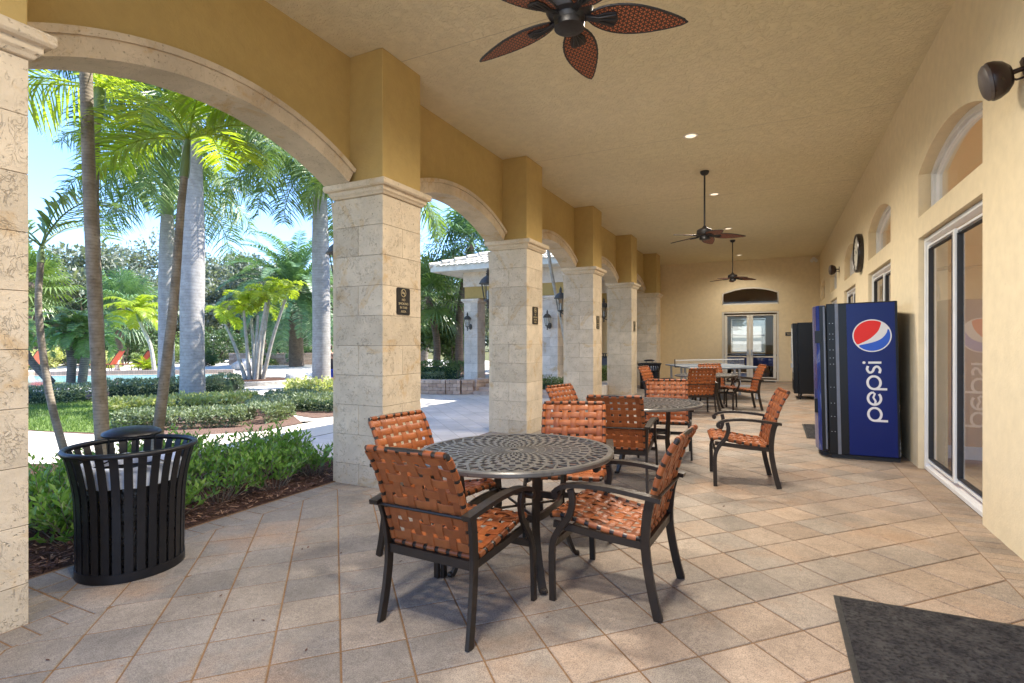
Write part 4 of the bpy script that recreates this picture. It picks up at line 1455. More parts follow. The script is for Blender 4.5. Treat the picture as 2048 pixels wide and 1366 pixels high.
cm = thing('emergency_light', 'small white twin lamp unit high in the corner of the end wall', 'emergency light', (1.16, ENDY, 4.09))
f = MB(); f.lathe([(0.0, 0.0), (0.05, 0.002), (0.06, 0.02), (0.055, 0.05), (0.0, 0.055)], 18); f.v = [(x, -z, y) for x, y, z in f.v]; f.build('base', 'white', cm, smooth=40)
for s in (-1, 1):
    f = MB(); f.lathe([(0.0, -0.05), (0.03, -0.045), (0.052, 0.0), (0.05, 0.02), (0.0, 0.02)], 16); f.v = [(x + s * 0.06, -0.07 - z * 0.6 + y * 0.2, y - 0.06 - z * 0.8) for x, y, z in f.v]; f.build('lamp_head', 'white', cm, smooth=40)

# signs on the columns
def text_mesh(txt, size, mat, parent, name, mtx, ext=0.0006):
    cu = bpy.data.curves.new('text', 'FONT')
    cu.body = txt; cu.size = size; cu.align_x = 'CENTER'; cu.extrude = ext
    o = bpy.data.objects.new('text', cu)
    COL.objects.link(o)
    bpy.context.view_layer.update()
    me = bpy.data.meshes.new_from_object(o.evaluated_get(bpy.context.evaluated_depsgraph_get()))
    bpy.data.objects.remove(o)
    me.materials.clear()
    me.materials.append(M[mat])
    q = bpy.data.objects.new(name, me)
    COL.objects.link(q)
    q.parent = parent
    q.matrix_local = mtx
    return q
M['signblack'] = plain('sign_black', (0.010, 0.009, 0.009), 0.35, 0.1)
M['signgold'] = plain('sign_gold', (0.45, 0.36, 0.20), 0.4, 0.1)
TXT = Matrix(((0, 0, 1), (1, 0, 0), (0, 1, 0))).to_4x4()        # text facing +x, reading along +y
SLAB = ['black no smoking sign, its words clear, on the large stone column', 'dark sign on the column behind the front table',
        'thin dark sign on the third column beyond the litter bin', 'narrow bronze sign on the fourth column beyond the litter bin']
for k in range(4):
    y = COLY[1 + k] + 0.305
    t = thing('wall_sign', SLAB[k], 'sign', (CX1 + 0.0005, y, 1.80), 0, 'signs on the stone columns')
    f = MB()
    hw, hh, rr = 0.104, 0.134, 0.018
    pts = []
    for cx, cz, a0 in ((hw - rr, hh - rr, 0), (-hw + rr, hh - rr, 90), (-hw + rr, -hh + rr, 180), (hw - rr, -hh + rr, 270)):
        pts += [(cx + rr * math.cos(R(a0 + 15 * q)), cz + rr * math.sin(R(a0 + 15 * q))) for q in range(7)]
    f.prism(pts, 'x', 0.0, 0.007)
    f.build('plate', 'signblack', t)
    f = MB()
    f.v = []
    for q in range(32):
        a0, a1 = 2 * PI * q / 32, 2 * PI * (q + 1) / 32
        f.prism([(0.040 * math.cos(a0), 0.083 + 0.040 * math.sin(a0)), (0.040 * math.cos(a1), 0.083 + 0.040 * math.sin(a1)), (0.034 * math.cos(a1), 0.083 + 0.034 * math.sin(a1)), (0.034 * math.cos(a0), 0.083 + 0.034 * math.sin(a0))], 'x', 0.0071, 0.008)
    f.cbox(None, (0.001, 0.0065, 0.072), m=Matrix.Translation((0.0078, 0, 0.083)) @ Matrix.Rotation(R(42), 4, 'X'))
    f.cbox(None, (0.0008, 0.044, 0.010), m=Matrix.Translation((0.0074, -0.002, 0.083)))
    f.build('no_smoking_symbol', 'signgold', t)
    for line, z in (('NO', 0.004), ('SMOKING', -0.035), ('IN THIS', -0.074), ('AREA', -0.113)):
        text_mesh(line, 0.034, 'signgold', t, 'sign_text', Matrix.Translation((0.0075, 0, z)) @ TXT)
pl = thing('wall_plaque', 'small dark plaque on the end wall beside the black snack machine', 'plaque', (0.44, ENDY - 0.001, 1.65))
f = MB(); f.cbox((0, -0.006, 0), (0.20, 0.012, 0.12)); f.build('plate', 'signblack', pl)
f = MB(); f.cbox((0, -0.0125, 0.02), (0.13, 0.001, 0.014)); f.cbox((0, -0.0125, -0.02), (0.10, 0.001, 0.014)); f.build('raised_line', 'signgold', pl)

# lanterns on the garden side of the columns
def make_lantern(label):
    t = thing('wall_lantern', label, 'lantern', (0, 0, 0), 0, 'bronze wall lanterns')
    n = 8
    f = MB()
    f.lathe([(0.06, 0.205), (0.066, 0.215), (0.058, 0.235), (0.105, 0.50 - 0.06), (0.112, 0.45)], n, cap=False)
    f = MB()
    for k in range(n):
        a = 2 * PI * k / n
        f.tube([(0.056 * math.cos(a), 0.056 * math.sin(a), -0.14), (0.098 * math.cos(a), 0.098 * math.sin(a), 0.10)], 0.006, 6)
    f.lathe([(0.0, -0.20), (0.016, -0.195), (0.022, -0.175), (0.016, -0.16), (0.05, -0.15), (0.064, -0.14), (0.062, -0.125), (0.0, -0.125)], 16)
    f.lathe([(0.0, -0.265), (0.014, -0.255), (0.018, -0.24), (0.010, -0.22), (0.020, -0.205), (0.0, -0.195)], 12)
    f.lathe([(0.10, 0.095), (0.128, 0.098), (0.132, 0.108), (0.118, 0.125), (0.098, 0.165), (0.060, 0.20), (0.030, 0.215), (0.022, 0.235), (0.034, 0.25), (0.020, 0.265), (0.026, 0.285), (0.012, 0.305), (0.004, 0.335), (0.0, 0.336)], 24)
    f.build('cage', 'lantern', t, smooth=40)
    f = MB(); f.lathe([(0.052, -0.138), (0.094, 0.098)], 16, cap=False); f.build('glass_shade', 'glass', t)
    f = MB(); f.lathe([(0.0, -0.12), (0.016, -0.12), (0.016, -0.02), (0.010, 0.0), (0.0, 0.02)], 12); f.build('candle', 'lglass', t, smooth=40)
    f = MB(); f.tube(curve([(0.0, 0, -0.16), (0.06, 0, -0.20), (0.12, 0, -0.19), (0.155, 0, -0.14), (0.19, 0, -0.12)], 14), 0.011, 8)
    f.lathe([(0.0, 0.0), (0.06, 0.0), (0.055, 0.012), (0.0, 0.016)], 16)
    k = len(f.v) - 64
    for q in range(k, len(f.v)):
        x, y, z = f.v[q]
        f.v[q] = (0.196 - z, y, x * 1.6 - 0.13)
    f.build('bracket', 'lantern', t, smooth=40)
    return t
LL = ['bronze lantern on the garden side of the large column with the no smoking sign', 'bronze lantern beside the second column, before the pavilion roof',
      'bronze lantern on the third column, in front of the thin leaning palms', 'bronze lantern on the fourth column beyond the bin']
ln0 = make_lantern(LL[0])
for k in range(4):
    o = ln0 if k == 0 else dup(ln0, (0, 0, 0), 0, LL[k])
    o.location = (CX0 - 0.06 - 0.17, COLY[1 + k] + 0.30, 2.22)
    o.scale = (1.12, 1.12, 1.12)

# ------------------------------------------------------------------ mats
def make_mat(label, w, d, x, y, rz):
    t = thing('door_mat', label, 'door mat')
    f = MB(); f.cbox((0, 0, 0.005), (w, d, 0.008)); f.build('rubber_edge', 'rubber', t, bevel=0.003)
    f = MB(); f.cbox((0, 0, 0.0095), (w - 0.05, d - 0.05, 0.008)); f.build('carpet', 'mat', t, bevel=0.002)
    stand(t, x, y, rz)
    return t
make_mat('large dark carpet mat with a black rubber edge in the corner of the patio floor', 1.0, 1.5, 0.276 + 0.50, 3.194 - 0.75, 0)
make_mat('small grey mat on the floor beyond the blue drinks machine', 0.85, 1.36, 0.825, 8.90, 0)
make_mat('thin dark mat lying at the foot of the end double doors', 1.5, 0.55, -0.70, 19.30, 0)

# ------------------------------------------------------------------ table tennis table
pp = thing('tennis_table', 'pale grey table tennis table with a low net, before the end wall', 'table tennis table')
M['pptop'] = plain('table_tennis_top', (0.15, 0.175, 0.205), 0.8, 0.1, 3, spec=0.2)
for s in (-1, 1):
    f = MB(); f.cbox((0, s * 0.69, 0.745), (1.525, 1.36, 0.03)); half_ = f.build('table_half', 'pptop', pp, bevel=0.003)
    f = MB()
    f.cbox((0, s * 1.355, 0.7608), (1.52, 0.02, 0.0012)); f.cbox((-0.75, s * 0.69, 0.7608), (0.02, 1.33, 0.0012)); f.cbox((0.75, s * 0.69, 0.7608), (0.02, 1.33, 0.0012)); f.cbox((0, s * 0.69, 0.7606), (0.006, 1.33, 0.0010))
    f.build('white_line', 'white', half_)
    for sx in (-1, 1):
        for yy in (0.16, 1.15):
            f = MB(); f.cbox((sx * 0.66, s * yy, 0.38), (0.045, 0.045, 0.70)); f.build('leg', 'alu', pp)
    f = MB(); f.cbox((0, s * 1.15, 0.33), (1.30, 0.03, 0.04)); f.cbox((0, s * 0.16, 0.25), (1.30, 0.03, 0.04)); f.build('cross_bar', 'alu', pp)
f = MB(); f.cbox((0, 0, 0.905), (1.70, 0.008, 0.018)); f.cbox((0, 0, 0.775), (1.70, 0.006, 0.012))
for k in range(70):
    f.cbox((-0.84 + k * 0.0243, 0, 0.838), (0.0015, 0.0015, 0.12))
for k in range(5):
    f.cbox((0, 0, 0.795 + k * 0.022), (1.70, 0.0015, 0.0015))
f.build('net', 'white', pp)
for sx in (-1, 1):
    f = MB(); f.cbox((sx * 0.86, 0, 0.83), (0.02, 0.02, 0.20)); f.cbox((sx * 0.80, 0, 0.735), (0.12, 0.05, 0.02)); f.build('net_post', 'rubber', pp)
stand(pp, -1.42, 14.0, R(24))
# ------------------------------------------------------------------ garden ground
def sheet(name, pts, z, mat, kind='structure'):
    f = MB(); f.poly([(x, y, z) for x, y in pts])
    return tag(f.build(name, mat), kind=kind)
sheet('ground', [(-300, -200), (300, -200), (300, 400), (-300, 400)], -0.06, 'earth')
sheet('pool_deck', [(-40, 5.5), (-9.5, 5.5), (-4.05, 9), (-4.05, 34), (-40, 34)], -0.024, 'deck')
sheet('planting_bed', [(-10.2, 3.95), (-18.5, 3.0), (-17.2, 8.4), (-14.3, 10.4), (-12.55, 8.75), (-9.95, 8.3), (-7.35, 6.6), (-7.3, 5.5), (-8.1, 4.6)], -0.016, 'drymulch')
sheet('planting_bed', [(-11.0, 9.9), (-9.8, 7.6), (-7.6, 7.1), (-6.95, 8.9), (-9.2, 11.2), (-10.8, 13.2), (-14.2, 13.3), (-13.2, 11.6)], -0.014, 'drymulch')
sheet('lawn', [(-10.4, 4.15), (-15.6, 3.7), (-14.6, 7.2), (-12.6, 8.5), (-10.2, 6.0), (-9.2, 4.5)], -0.010, 'lawn')
sheet('path', [(-7.25, 7.2), (-7.2, 5.65), (-7.95, 4.72), (-9.2, 4.32), (-10.5, 4.05), (-18, 3.3), (-18, 1.6), (-10, 2.3), (-8.0, 2.75), (-6.6, 3.6), (-6.1, 4.75), (-6.1, 7.2)], -0.006, 'path')
sheet('plaza', [(-3.94, 4.75), (-6.08, 4.75), (-6.08, 7.22), (-7.25, 7.22), (-7.1, 8.9), (-9.3, 11.1), (-9.3, 13.5), (-3.94, 13.5)], -0.0085, 'plaza')
sheet('plaza', [(-3.94, 13.5), (-9.3, 13.5), (-9.3, 34), (-3.94, 34)], -0.010, 'plaza')
sheet('bounce_court', [(-9, -14), (24, -14), (24, 30), (6.3, 30), (6.3, -0.62), (-3.94, -0.62), (-9, -0.62)], -0.012, 'path')  # unseen pale paving added to bounce light into the arcade and rooms
sheet('shrub_bed_soil', [(-3.935, -0.6), (-3.935, 4.72), (-6.15, 4.72), (-6.7, 3.55), (-8.1, 2.6), (-9, -0.6)], -0.004, 'mulch')
# loose bark on the bed beside the patio
f = MB()
r = random.Random(11)
for k in range(5200):
    x = -3.95 - abs(r.gauss(0, 0.62)) - 0.02
    y = r.uniform(-0.4, 4.7)
    if x < -6: continue
    L, w = r.uniform(0.02, 0.07), r.uniform(0.005, 0.014)
    a, e = r.uniform(0, PI), r.uniform(-0.35, 0.35)
    d = Vector((math.cos(a) * math.cos(e), math.sin(a) * math.cos(e), math.sin(e)))
    s = Vector((-math.sin(a), math.cos(a), r.uniform(-0.4, 0.4))).normalized()
    c = Vector((x, y, 0.004 + r.uniform(0, 0.025)))
    f.tint = r.random() ** 1.5
    f.poly([c - d * L / 2 - s * w / 2, c + d * L / 2 - s * w / 2, c + d * L / 2 + s * w / 2, c - d * L / 2 + s * w / 2])
def chipm():
    m, nt, p = nmat('bark_chips')
    lk(nt, ramp(nt, attr(nt, 'tint'), [(0.0, (0.045, 0.02, 0.013)), (0.6, (0.13, 0.062, 0.04)), (1.0, (0.34, 0.20, 0.12))]), p.inputs['Base Color'])
    p.inputs['Roughness'].default_value = 0.85
    return m
M['chips'] = chipm()
tag(f.build('mulch_chips', 'chips'), kind='stuff')

# a few dry leaves blown on to the pavers
f = MB(); r = random.Random(12)
for k in range(46):
    x = -3.1 + abs(r.gauss(0, 0.9)); y = r.uniform(0.4, 6.5)
    if k > 30: x, y = r.uniform(-3.9, 0.9), r.uniform(1.3, 12)
    a = r.uniform(0, 6.28)
    L = r.uniform(0.012, 0.035)
    d = Vector((math.cos(a), math.sin(a), r.uniform(0, 0.25))).normalized()
    f.tint = r.random()
    leaf_c = Vector((x, y, fz(x) + 0.003))
    s = Vector((-math.sin(a), math.cos(a), r.uniform(-0.2, 0.4))).normalized()
    f.poly([leaf_c, leaf_c + d * L * 0.5 + s * L * 0.2, leaf_c + d * L, leaf_c + d * L * 0.5 - s * L * 0.2])
tag(f.build('fallen_leaves', 'chips'), kind='stuff')
# pool: water below its coping
PX = [(-26.8, 6.0), (-27.0, 10.6), (-21.4, 15.0), (-18.6, 14.2), (-16.9, 11.4), (-19.3, 9.0), (-20.8, 6.0)]
wm, nt, p = nmat('pool_water')
v = coords(nt)
lk(nt, ramp(nt, ntex(nt, v, 0.4, 3), [(0.3, (0.16, 0.50, 0.56)), (0.7, (0.28, 0.62, 0.64))]), p.inputs['Base Color'])
p.inputs['Roughness'].default_value = 0.05
bump(nt, p, ntex(nt, v, 3.5, 4), 0.25, 0.03)
M['water'] = wm
sheet('pool_water', PX, -0.019, 'water')
f = MB()
f.bar([(x, y, -0.012) for x, y in PX], 0.34, 0.022, closed=True)
tag(f.build('pool_coping', 'coping'), kind='structure')
f = MB(); f.bar([(-27.3, 6.0, 0.07), (-27.4, 10.8, 0.07), (-21.5, 15.5, 0.07)], 0.2, 0.18)
tag(f.build('pool_wall', 'coping'), 'low brown raised edge along the far side of the pool', 'pool edge')['kind'] = 'thing'

# ------------------------------------------------------------------ foliage builders
def rot_to(d, r):
    """a random vector square to d"""
    a = Vector((r.gauss(0, 1), r.gauss(0, 1), r.gauss(0, 1)))
    s = d.cross(a)
    return s.normalized() if s.length > 1e-4 else Vector((1, 0, 0))

def leaf(mb, c, d, s, L, w, t):
    mb.tint = t
    n = len(mb.v)
    nrm = d.cross(s) * (w * 0.12)
    mb.v += [tuple(c), tuple(c + d * (L * 0.45) + s * (w / 2) + nrm), tuple(c + d * L), tuple(c + d * (L * 0.45) - s * (w / 2) + nrm)]
    mb.face((n, n + 1, n + 2, n + 3))

def hedge(name, label, path, width, height, n, ls, mat, group=None, lw=0.55, z0=0.0, seed=1, cat='hedge', rough=0.10, core=True):
    """clipped or loose low planting: leaves over the surface of a rounded body, with a twiggy core"""
    r = random.Random(seed)
    P = [Vector((x, y, 0)) for x, y in path]
    t = thing(name, label, cat, (P[0].x, P[0].y, z0), 0, group)
    org = Vector((P[0].x, P[0].y, z0))
    L = [0.0]
    for a, b in zip(P[:-1], P[1:]):
        L.append(L[-1] + (b - a).length)
    tot = L[-1]
    def at(s):
        for i in range(len(P) - 1):
            if s <= L[i + 1] or i == len(P) - 2:
                k = (s - L[i]) / (L[i + 1] - L[i])
                d = (P[i + 1] - P[i]).normalized()
                return P[i] + (P[i + 1] - P[i]) * k, d
    mb = MB()
    for k in range(n):
        s = r.uniform(-width * 0.35, tot + width * 0.35)
        ss = min(max(s, 0), tot)
        p, d = at(ss)
        over = s - ss
        side = Vector((-d.y, d.x, 0))
        a = r.uniform(-0.12, PI + 0.12)
        hw = width / 2 * math.sqrt(max(0.05, 1 - (over / (width * 0.42)) ** 2))
        ca, sa = math.cos(a), math.sin(a)
        ex = abs(ca) ** 0.5 * (1 if ca > 0 else -1)
        ez = max(0.0, sa) ** 0.55
        lump = 1 + rough * 2.2 * noise.noise(Vector((p.x * 1.7 + 7 * ca, p.y * 1.7, ez * 2 + seed)))
        dep = 1 - abs(r.gauss(0, 0.10))
        c = p + d * over + side * (ex * hw * lump * dep) + Vector((0, 0, max(0.02, height * ez * lump * dep)))
        out = (side * ca + Vector((0, 0, 0.25 + sa)) + d * (over * 0.8)).normalized()
        dr = (out * r.uniform(0.2, 1.0) + Vector((r.gauss(0, 1), r.gauss(0, 1), r.gauss(0, 0.8))) * 0.55).normalized()
        tt = min(1, max(0, 0.45 + 0.30 * noise.noise(c * 2.3) + r.uniform(-0.35, 0.35)))
        leaf(mb, c - Vector((org.x, org.y, 0)), dr, rot_to(dr, r), ls * r.uniform(0.7, 1.3), ls * lw * r.uniform(0.8, 1.2), tt)
    mb.build('foliage', mat, t)
    if core:
        mb = MB()
        mb.tint = 0.0
        sect = [(width * 0.36 * x, height * 0.74 * z) for x, z in ((-1, 0), (-0.95, 0.55), (-0.6, 0.92), (0, 1.0), (0.6, 0.92), (0.95, 0.55), (1, 0))]
        mb.sweep([tuple(q - org + Vector((0, 0, z0 - 0.01))) for q in P], sect)
        mb.build('stems', 'leaf_dark', t)
    return t

def frond(mb, p0, az, el, L, bend, nl, ll, lw, droop=0.5, vee=25, twist=0.0, r=rnd, start=0.16, fwd=40, ruffle=0.0, tintb=0.5, rad=0.014):
    """a feather leaf: arching midrib with leaflets on both sides"""
    N = 14
    pts, dirs = [Vector(p0)], []
    e = el
    stp = L / N
    for k in range(N):
        d = Vector((math.cos(az) * math.cos(e), math.sin(az) * math.cos(e), math.sin(e)))
        dirs.append(d)
        pts.append(pts[-1] + d * stp)
        e -= bend / N * (0.45 + 1.1 * k / N)
    dirs.append(dirs[-1])
    mb.tint = min(1, tintb + 0.25)
    mb.tube(pts, [rad * (1 - 0.85 * k / N) for k in range(N + 1)], 5)
    for k in range(nl):
        s = start + (1 - start) * (k + r.uniform(0, 0.6)) / nl
        x = s * N
        i = min(int(x), N - 1)
        f = x - i
        p = pts[i].lerp(pts[i + 1], f)
        d = dirs[i]
        hs = d.cross(Vector((0, 0, 1)))
        hs = hs.normalized() if hs.length > 1e-3 else Vector((-math.sin(az), math.cos(az), 0))
        up = hs.cross(d).normalized()
        prof = (0.55 + 0.45 * math.sin(PI * min(1, s * 1.05 - 0.05) ** 0.8)) * (1.0 if s < 0.75 else 1.0 - 1.5 * (s - 0.75))
        for sg in (-1, 1):
            fa = R(fwd + 25 * s + r.uniform(-7, 7))
            va = R(vee + r.uniform(-9, 9)) + (r.uniform(-1, 1) * ruffle) + twist * sg
            ld = (d * math.cos(fa) + (hs * sg * math.cos(va) + up * math.sin(va)) * math.sin(fa)).normalized()
            ln = ll * prof * r.uniform(0.88, 1.1)
            w = lw * r.uniform(0.85, 1.15)
            q = ld.cross(up)
            q = d - ld * d.dot(ld)
            q = q.normalized()
            g = Vector((0, 0, -1))
            m1 = p + ld * (ln * 0.4) + g * (droop * ln * 0.06)
            m2 = p + ld * (ln * 0.74) + g * (droop * ln * 0.22)
            tip = p + ld * (ln * 0.97) + g * (droop * ln * 0.46)
            mb.tint = min(1, max(0, tintb + r.uniform(-0.28, 0.28)))
            n0 = len(mb.v)
            mb.v += [tuple(p - q * w * 0.25), tuple(p + q * w * 0.25), tuple(m1 - q * w * 0.5), tuple(m1 + q * w * 0.5), tuple(m2 - q * w * 0.38), tuple(m2 + q * w * 0.38), tuple(tip)]
            mb.face((n0, n0 + 1, n0 + 3, n0 + 2)); mb.face((n0 + 2, n0 + 3, n0 + 5, n0 + 4)); mb.face((n0 + 4, n0 + 5, n0 + 6))

def trunk(mb, pts, radii, n=12, steps=18):
    c = curve(pts, steps)
    rs = [v.x for v in curve([(q, 0, 0) for q in radii], steps)]
    mb.tube(c, rs, n, up=Vector((0, 1, 0.01)))

def palm(name, label, path, radii, bark, crown, fronds, leafmat, shaft=None, group=None, cat='palm tree', seed=1, nt_=12):
    """path, radii: trunk; shaft: (length, r0, r1); fronds: list of dicts of frond arguments"""
    base = Vector(path[0])
    t = thing(name, label, cat, base, 0, group)
    mb = MB()
    trunk(mb, [Vector(p) - base for p in path], radii, nt_, 24)
    mb.build('trunk', bark, t, smooth=60)
    top = Vector(path[-1]) - base
    d = (Vector(path[-1]) - Vector(path[-2])).normalized()
    if shaft:
        mb = MB()
        mb.tube([top - d * 0.02, top + d * shaft[0] * 0.25, top + d * shaft[0] * 0.7, top + d * shaft[0]], [shaft[1] * 0.95, shaft[1], lerp(shaft[1], shaft[2], 0.6), shaft[2]], 12, up=Vector((0, 1, 0.01)))
        mb.build('crownshaft', 'shaft', t, smooth=60)
        top = top + d * shaft[0]
    r = random.Random(seed)
    mb = MB()
    for a in fronds:
        frond(mb, top + Vector((0, 0, a.get('dz', 0))), R(a['az']), R(a['el']), a['L'], R(a['bend']), a.get('nl', 34), a['ll'], a['lw'], a.get('droop', 0.5), a.get('vee', 22), a.get('twist', 0), r, a.get('start', 0.16), a.get('fwd', 40), a.get('ruffle', 0.0), a.get('tint', 0.5), a.get('rad', 0.014))
    mb.build(crown, leafmat, t)
    return t

def ring_fronds(n, r, el=(20, 70), L=2.0, bend=100, az0=0, **kw):
    out = []
    for k in range(n):
        d = dict(az=az0 + 137.5 * k, el=lerp(el[0], el[1], (k / max(1, n - 1))) + r.uniform(-6, 6), L=L * r.uniform(0.88, 1.1), bend=bend + r.uniform(-15, 15))
        d.update(kw)
        out.append(d)
    return out

# ------------------------------------------------------------------ slim palms in the bed beside the patio
G1 = 'slim palms in the shrub bed'
br = dict(ll=0.42, lw=0.0195, nl=38, fwd=42, vee=18, droop=0.55, rad=0.011, tint=0.55)
palm('slim_palm', 'slim palm with the thickest ringed trunk, rising straight behind the litter bin', [(-4.98, 2.44, 0), (-5.02, 2.42, 0.63), (-5.07, 2.39, 1.75), (-5.12, 2.37, 2.87), (-5.15, 2.35, 4.3), (-5.2, 2.33, 5.6)], [0.060, 0.053, 0.049, 0.046, 0.044, 0.042], 'bark_slim', 'fronds',
     ring_fronds(8, random.Random(2), (15, 65), 1.9, 85, 30, **br), 'palm_bright', (0.6, 0.075, 0.04), G1, seed=2)
palm('slim_palm', 'thin palm stem with a pale green crownshaft, close behind the thicker straight trunk', [(-5.68, 2.76, 0), (-5.74, 2.73, 1.79), (-5.77, 2.72, 2.65), (-5.76, 2.72, 3.24), (-5.74, 2.73, 3.50)], [0.050, 0.041, 0.036, 0.034, 0.034], 'bark_slim', 'fronds',
     [dict(br, az=204, el=8, L=1.35, bend=30, ll=0.80, vee=-8, droop=0.5, nl=40), dict(br, az=150, el=45, L=1.6, bend=80, ll=0.55), dict(br, az=24, el=40, L=1.35, bend=70, ll=0.50, nl=36), dict(br, az=44, el=22, L=1.3, bend=60, ll=0.5, nl=36), dict(br, az=250, el=55, L=1.5, bend=95, ll=0.5),
      dict(br, az=330, el=35, L=1.45, bend=85, ll=0.48), dict(br, az=190, el=62, L=1.6, bend=75, ll=0.55), dict(br, az=75, el=60, L=1.5, bend=95, ll=0.5), dict(br, az=225, el=8, L=1.3, bend=60, ll=0.55, droop=1.0)], 'palm_bright', (0.30, 0.058, 0.045), G1, seed=3)
palm('slim_palm', 'slim palm with a curved trunk and bright yellow green fronds, right behind the bin lid', [(-5.28, 2.97, 0), (-5.25, 2.98, 0.37), (-5.17, 3.01, 1.04), (-5.09, 3.05, 1.79), (-5.04, 3.08, 2.60), (-5.01, 3.10, 2.98)], [0.056, 0.049, 0.045, 0.040, 0.034, 0.032], 'bark_slim', 'fronds',
     [dict(br, az=205, el=52, L=1.1, bend=75, nl=44), dict(br, az=214, el=4, L=1.0, bend=85, nl=42, droop=0.8), dict(br, az=190, el=24, L=1.0, bend=110, nl=42), dict(br, az=246, el=22, L=0.95, bend=120, nl=40),
      dict(br, az=26, el=26, L=1.05, bend=90, nl=44, ll=0.44), dict(br, az=4, el=6, L=0.9, bend=80, nl=40, droop=0.9), dict(br, az=46, el=44, L=1.0, bend=120, nl=42), dict(br, az=125, el=42, L=1.0, bend=120, nl=40),
      dict(br, az=300, el=38, L=0.9, bend=140, nl=38), dict(br, az=345, el=60, L=1.0, bend=85, nl=40), dict(br, az=160, el=70, L=1.05, bend=60, nl=40)],
     'palm_bright', (0.34, 0.042, 0.024), G1, seed=4)
palm('slim_palm', 'small leaning palm at the edge of the first arch, with one broad arching frond', [(-6.15, 2.75, 0), (-6.28, 2.69, 0.36), (-6.41, 2.62, 0.97), (-6.49, 2.58, 1.71), (-6.47, 2.59, 2.2)], [0.040, 0.035, 0.032, 0.029, 0.027], 'bark_slim', 'fronds',
     [dict(br, az=22, el=62, L=1.05, bend=118, nl=26, ll=0.42, lw=0.022, vee=10, tint=0.4), dict(br, az=200, el=48, L=1.0, bend=100, nl=26, ll=0.40, lw=0.022, tint=0.4), dict(br, az=110, el=50, L=0.9, bend=100, nl=24, ll=0.38, lw=0.022, tint=0.4), dict(br, az=80, el=78, L=0.62, bend=25, nl=12, ll=0.34, lw=0.035, tint=0.25), dict(br, az=265, el=40, L=0.7, bend=80, nl=16, ll=0.34, tint=0.3)],
     'palm_green', (0.14, 0.034, 0.016), G1, seed=5)

# leafy shrubs on the bed
f = MB()
r = random.Random(21)
clumps = []
for k in range(46):
    x = r.uniform(-6.3, -4.35); y = r.uniform(-0.3, 4.5)
    clumps.append((x, y, r.uniform(0.26, 0.40), r.uniform(0.36, 0.52) * (0.82 if x > -4.7 else 1)))
for x, y in ((-4.30, 1.35), (-4.32, 1.95), (-4.28, 2.5), (-4.35, 3.0), (-4.28, 3.5), (-4.3, 4.05), (-4.9, 3.7), (-5.1, 4.2), (-4.8, 1.6), (-5.3, 3.2), (-4.9, 2.6)):
    clumps.append((x, y, 0.33, 0.40))
twig = MB()
for cx, cy, cr, chh in clumps:
    for q in range(26):
        a, u = r.uniform(0, 2 * PI), math.sqrt(r.random())
        bx, by = cx + 0.35 * cr * u * math.cos(a), cy + 0.35 * cr * u * math.sin(a)
        hgt = chh * r.uniform(0.45, 1.06) * (1 - 0.35 * u)
        top = Vector((cx + cr * 1.15 * u * math.cos(a), cy + cr * 1.15 * u * math.sin(a), hgt))
        if top.x > -4.0: top.x = -4.0 - r.uniform(0, 0.06)
        b0 = Vector((bx, by, 0.0))
        mid = b0.lerp(top, 0.55) + Vector((r.uniform(-0.03, 0.03), r.uniform(-0.03, 0.03), 0.03))
        twig.tube([b0, mid, top], [0.0035, 0.0028, 0.0015], 3)
        dd = (top - mid).normalized()
        for m in range(11):
            s = 0.30 + 0.72 * m / 10
            p = (b0.lerp(mid, s / 0.55) if s < 0.55 else mid.lerp(top, (s - 0.55) / 0.45))
            az = m * 2.4 + q
            o = Vector((math.cos(az), math.sin(az), r.uniform(0.1, 0.9)))
            dr = (o + dd * 0.8).normalized()
            L = r.uniform(0.045, 0.085)
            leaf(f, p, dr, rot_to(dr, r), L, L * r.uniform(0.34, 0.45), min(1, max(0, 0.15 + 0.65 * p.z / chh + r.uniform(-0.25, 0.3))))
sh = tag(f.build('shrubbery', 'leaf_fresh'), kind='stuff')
twig.build('twigs', 'bark_tree', sh)

# ------------------------------------------------------------------ royal palms
def royal_fronds(seed, n=17, L=3.3):
    n = int(n * 1.25)
    r = random.Random(seed)
    out = []
    for k in range(n):
        e = lerp(-24, 66, (k / (n - 1)) ** 1.1)
        out.append(dict(az=137.5 * k + seed * 40, el=e, L=L * r.uniform(0.9, 1.1), bend=lerp(75, 150, k / (n - 1)) + r.uniform(-10, 10), nl=74, ll=0.85, lw=0.036, droop=1.15, vee=5, ruffle=0.85, fwd=52, rad=0.035, tint=0.45, start=0.14))
    return out
G2 = 'royal palms on the lawn'
palm('royal_palm', 'royal palm with the stoutest grey trunk, in the middle of the first arch', [(-11.95, 7.58, -0.02), (-11.95, 7.58, 0.4), (-11.96, 7.58, 1.6), (-11.98, 7.59, 3.4), (-12.0, 7.6, 5.2), (-12.0, 7.6, 6.2)], [0.285, 0.26, 0.245, 0.26, 0.22, 0.18], 'bark_royal', 'fronds', royal_fronds(1, 19, 3.1), 'palm_green', (1.2, 0.20, 0.12), G2, seed=11, nt_=20)
palm('royal_palm', 'grey royal palm trunk standing behind the slim curved palm, shaded on one side', [(-18.07, 10.57, -0.02), (-18.05, 10.57, 0.6), (-18.05, 10.57, 2.2), (-18.02, 10.58, 4.2), (-18.02, 10.58, 5.6)], [0.27, 0.24, 0.23, 0.245, 0.18], 'bark_royal', 'fronds', royal_fronds(2, 17, 3.3), 'palm_green', (1.3, 0.20, 0.12), G2, seed=12, nt_=18)
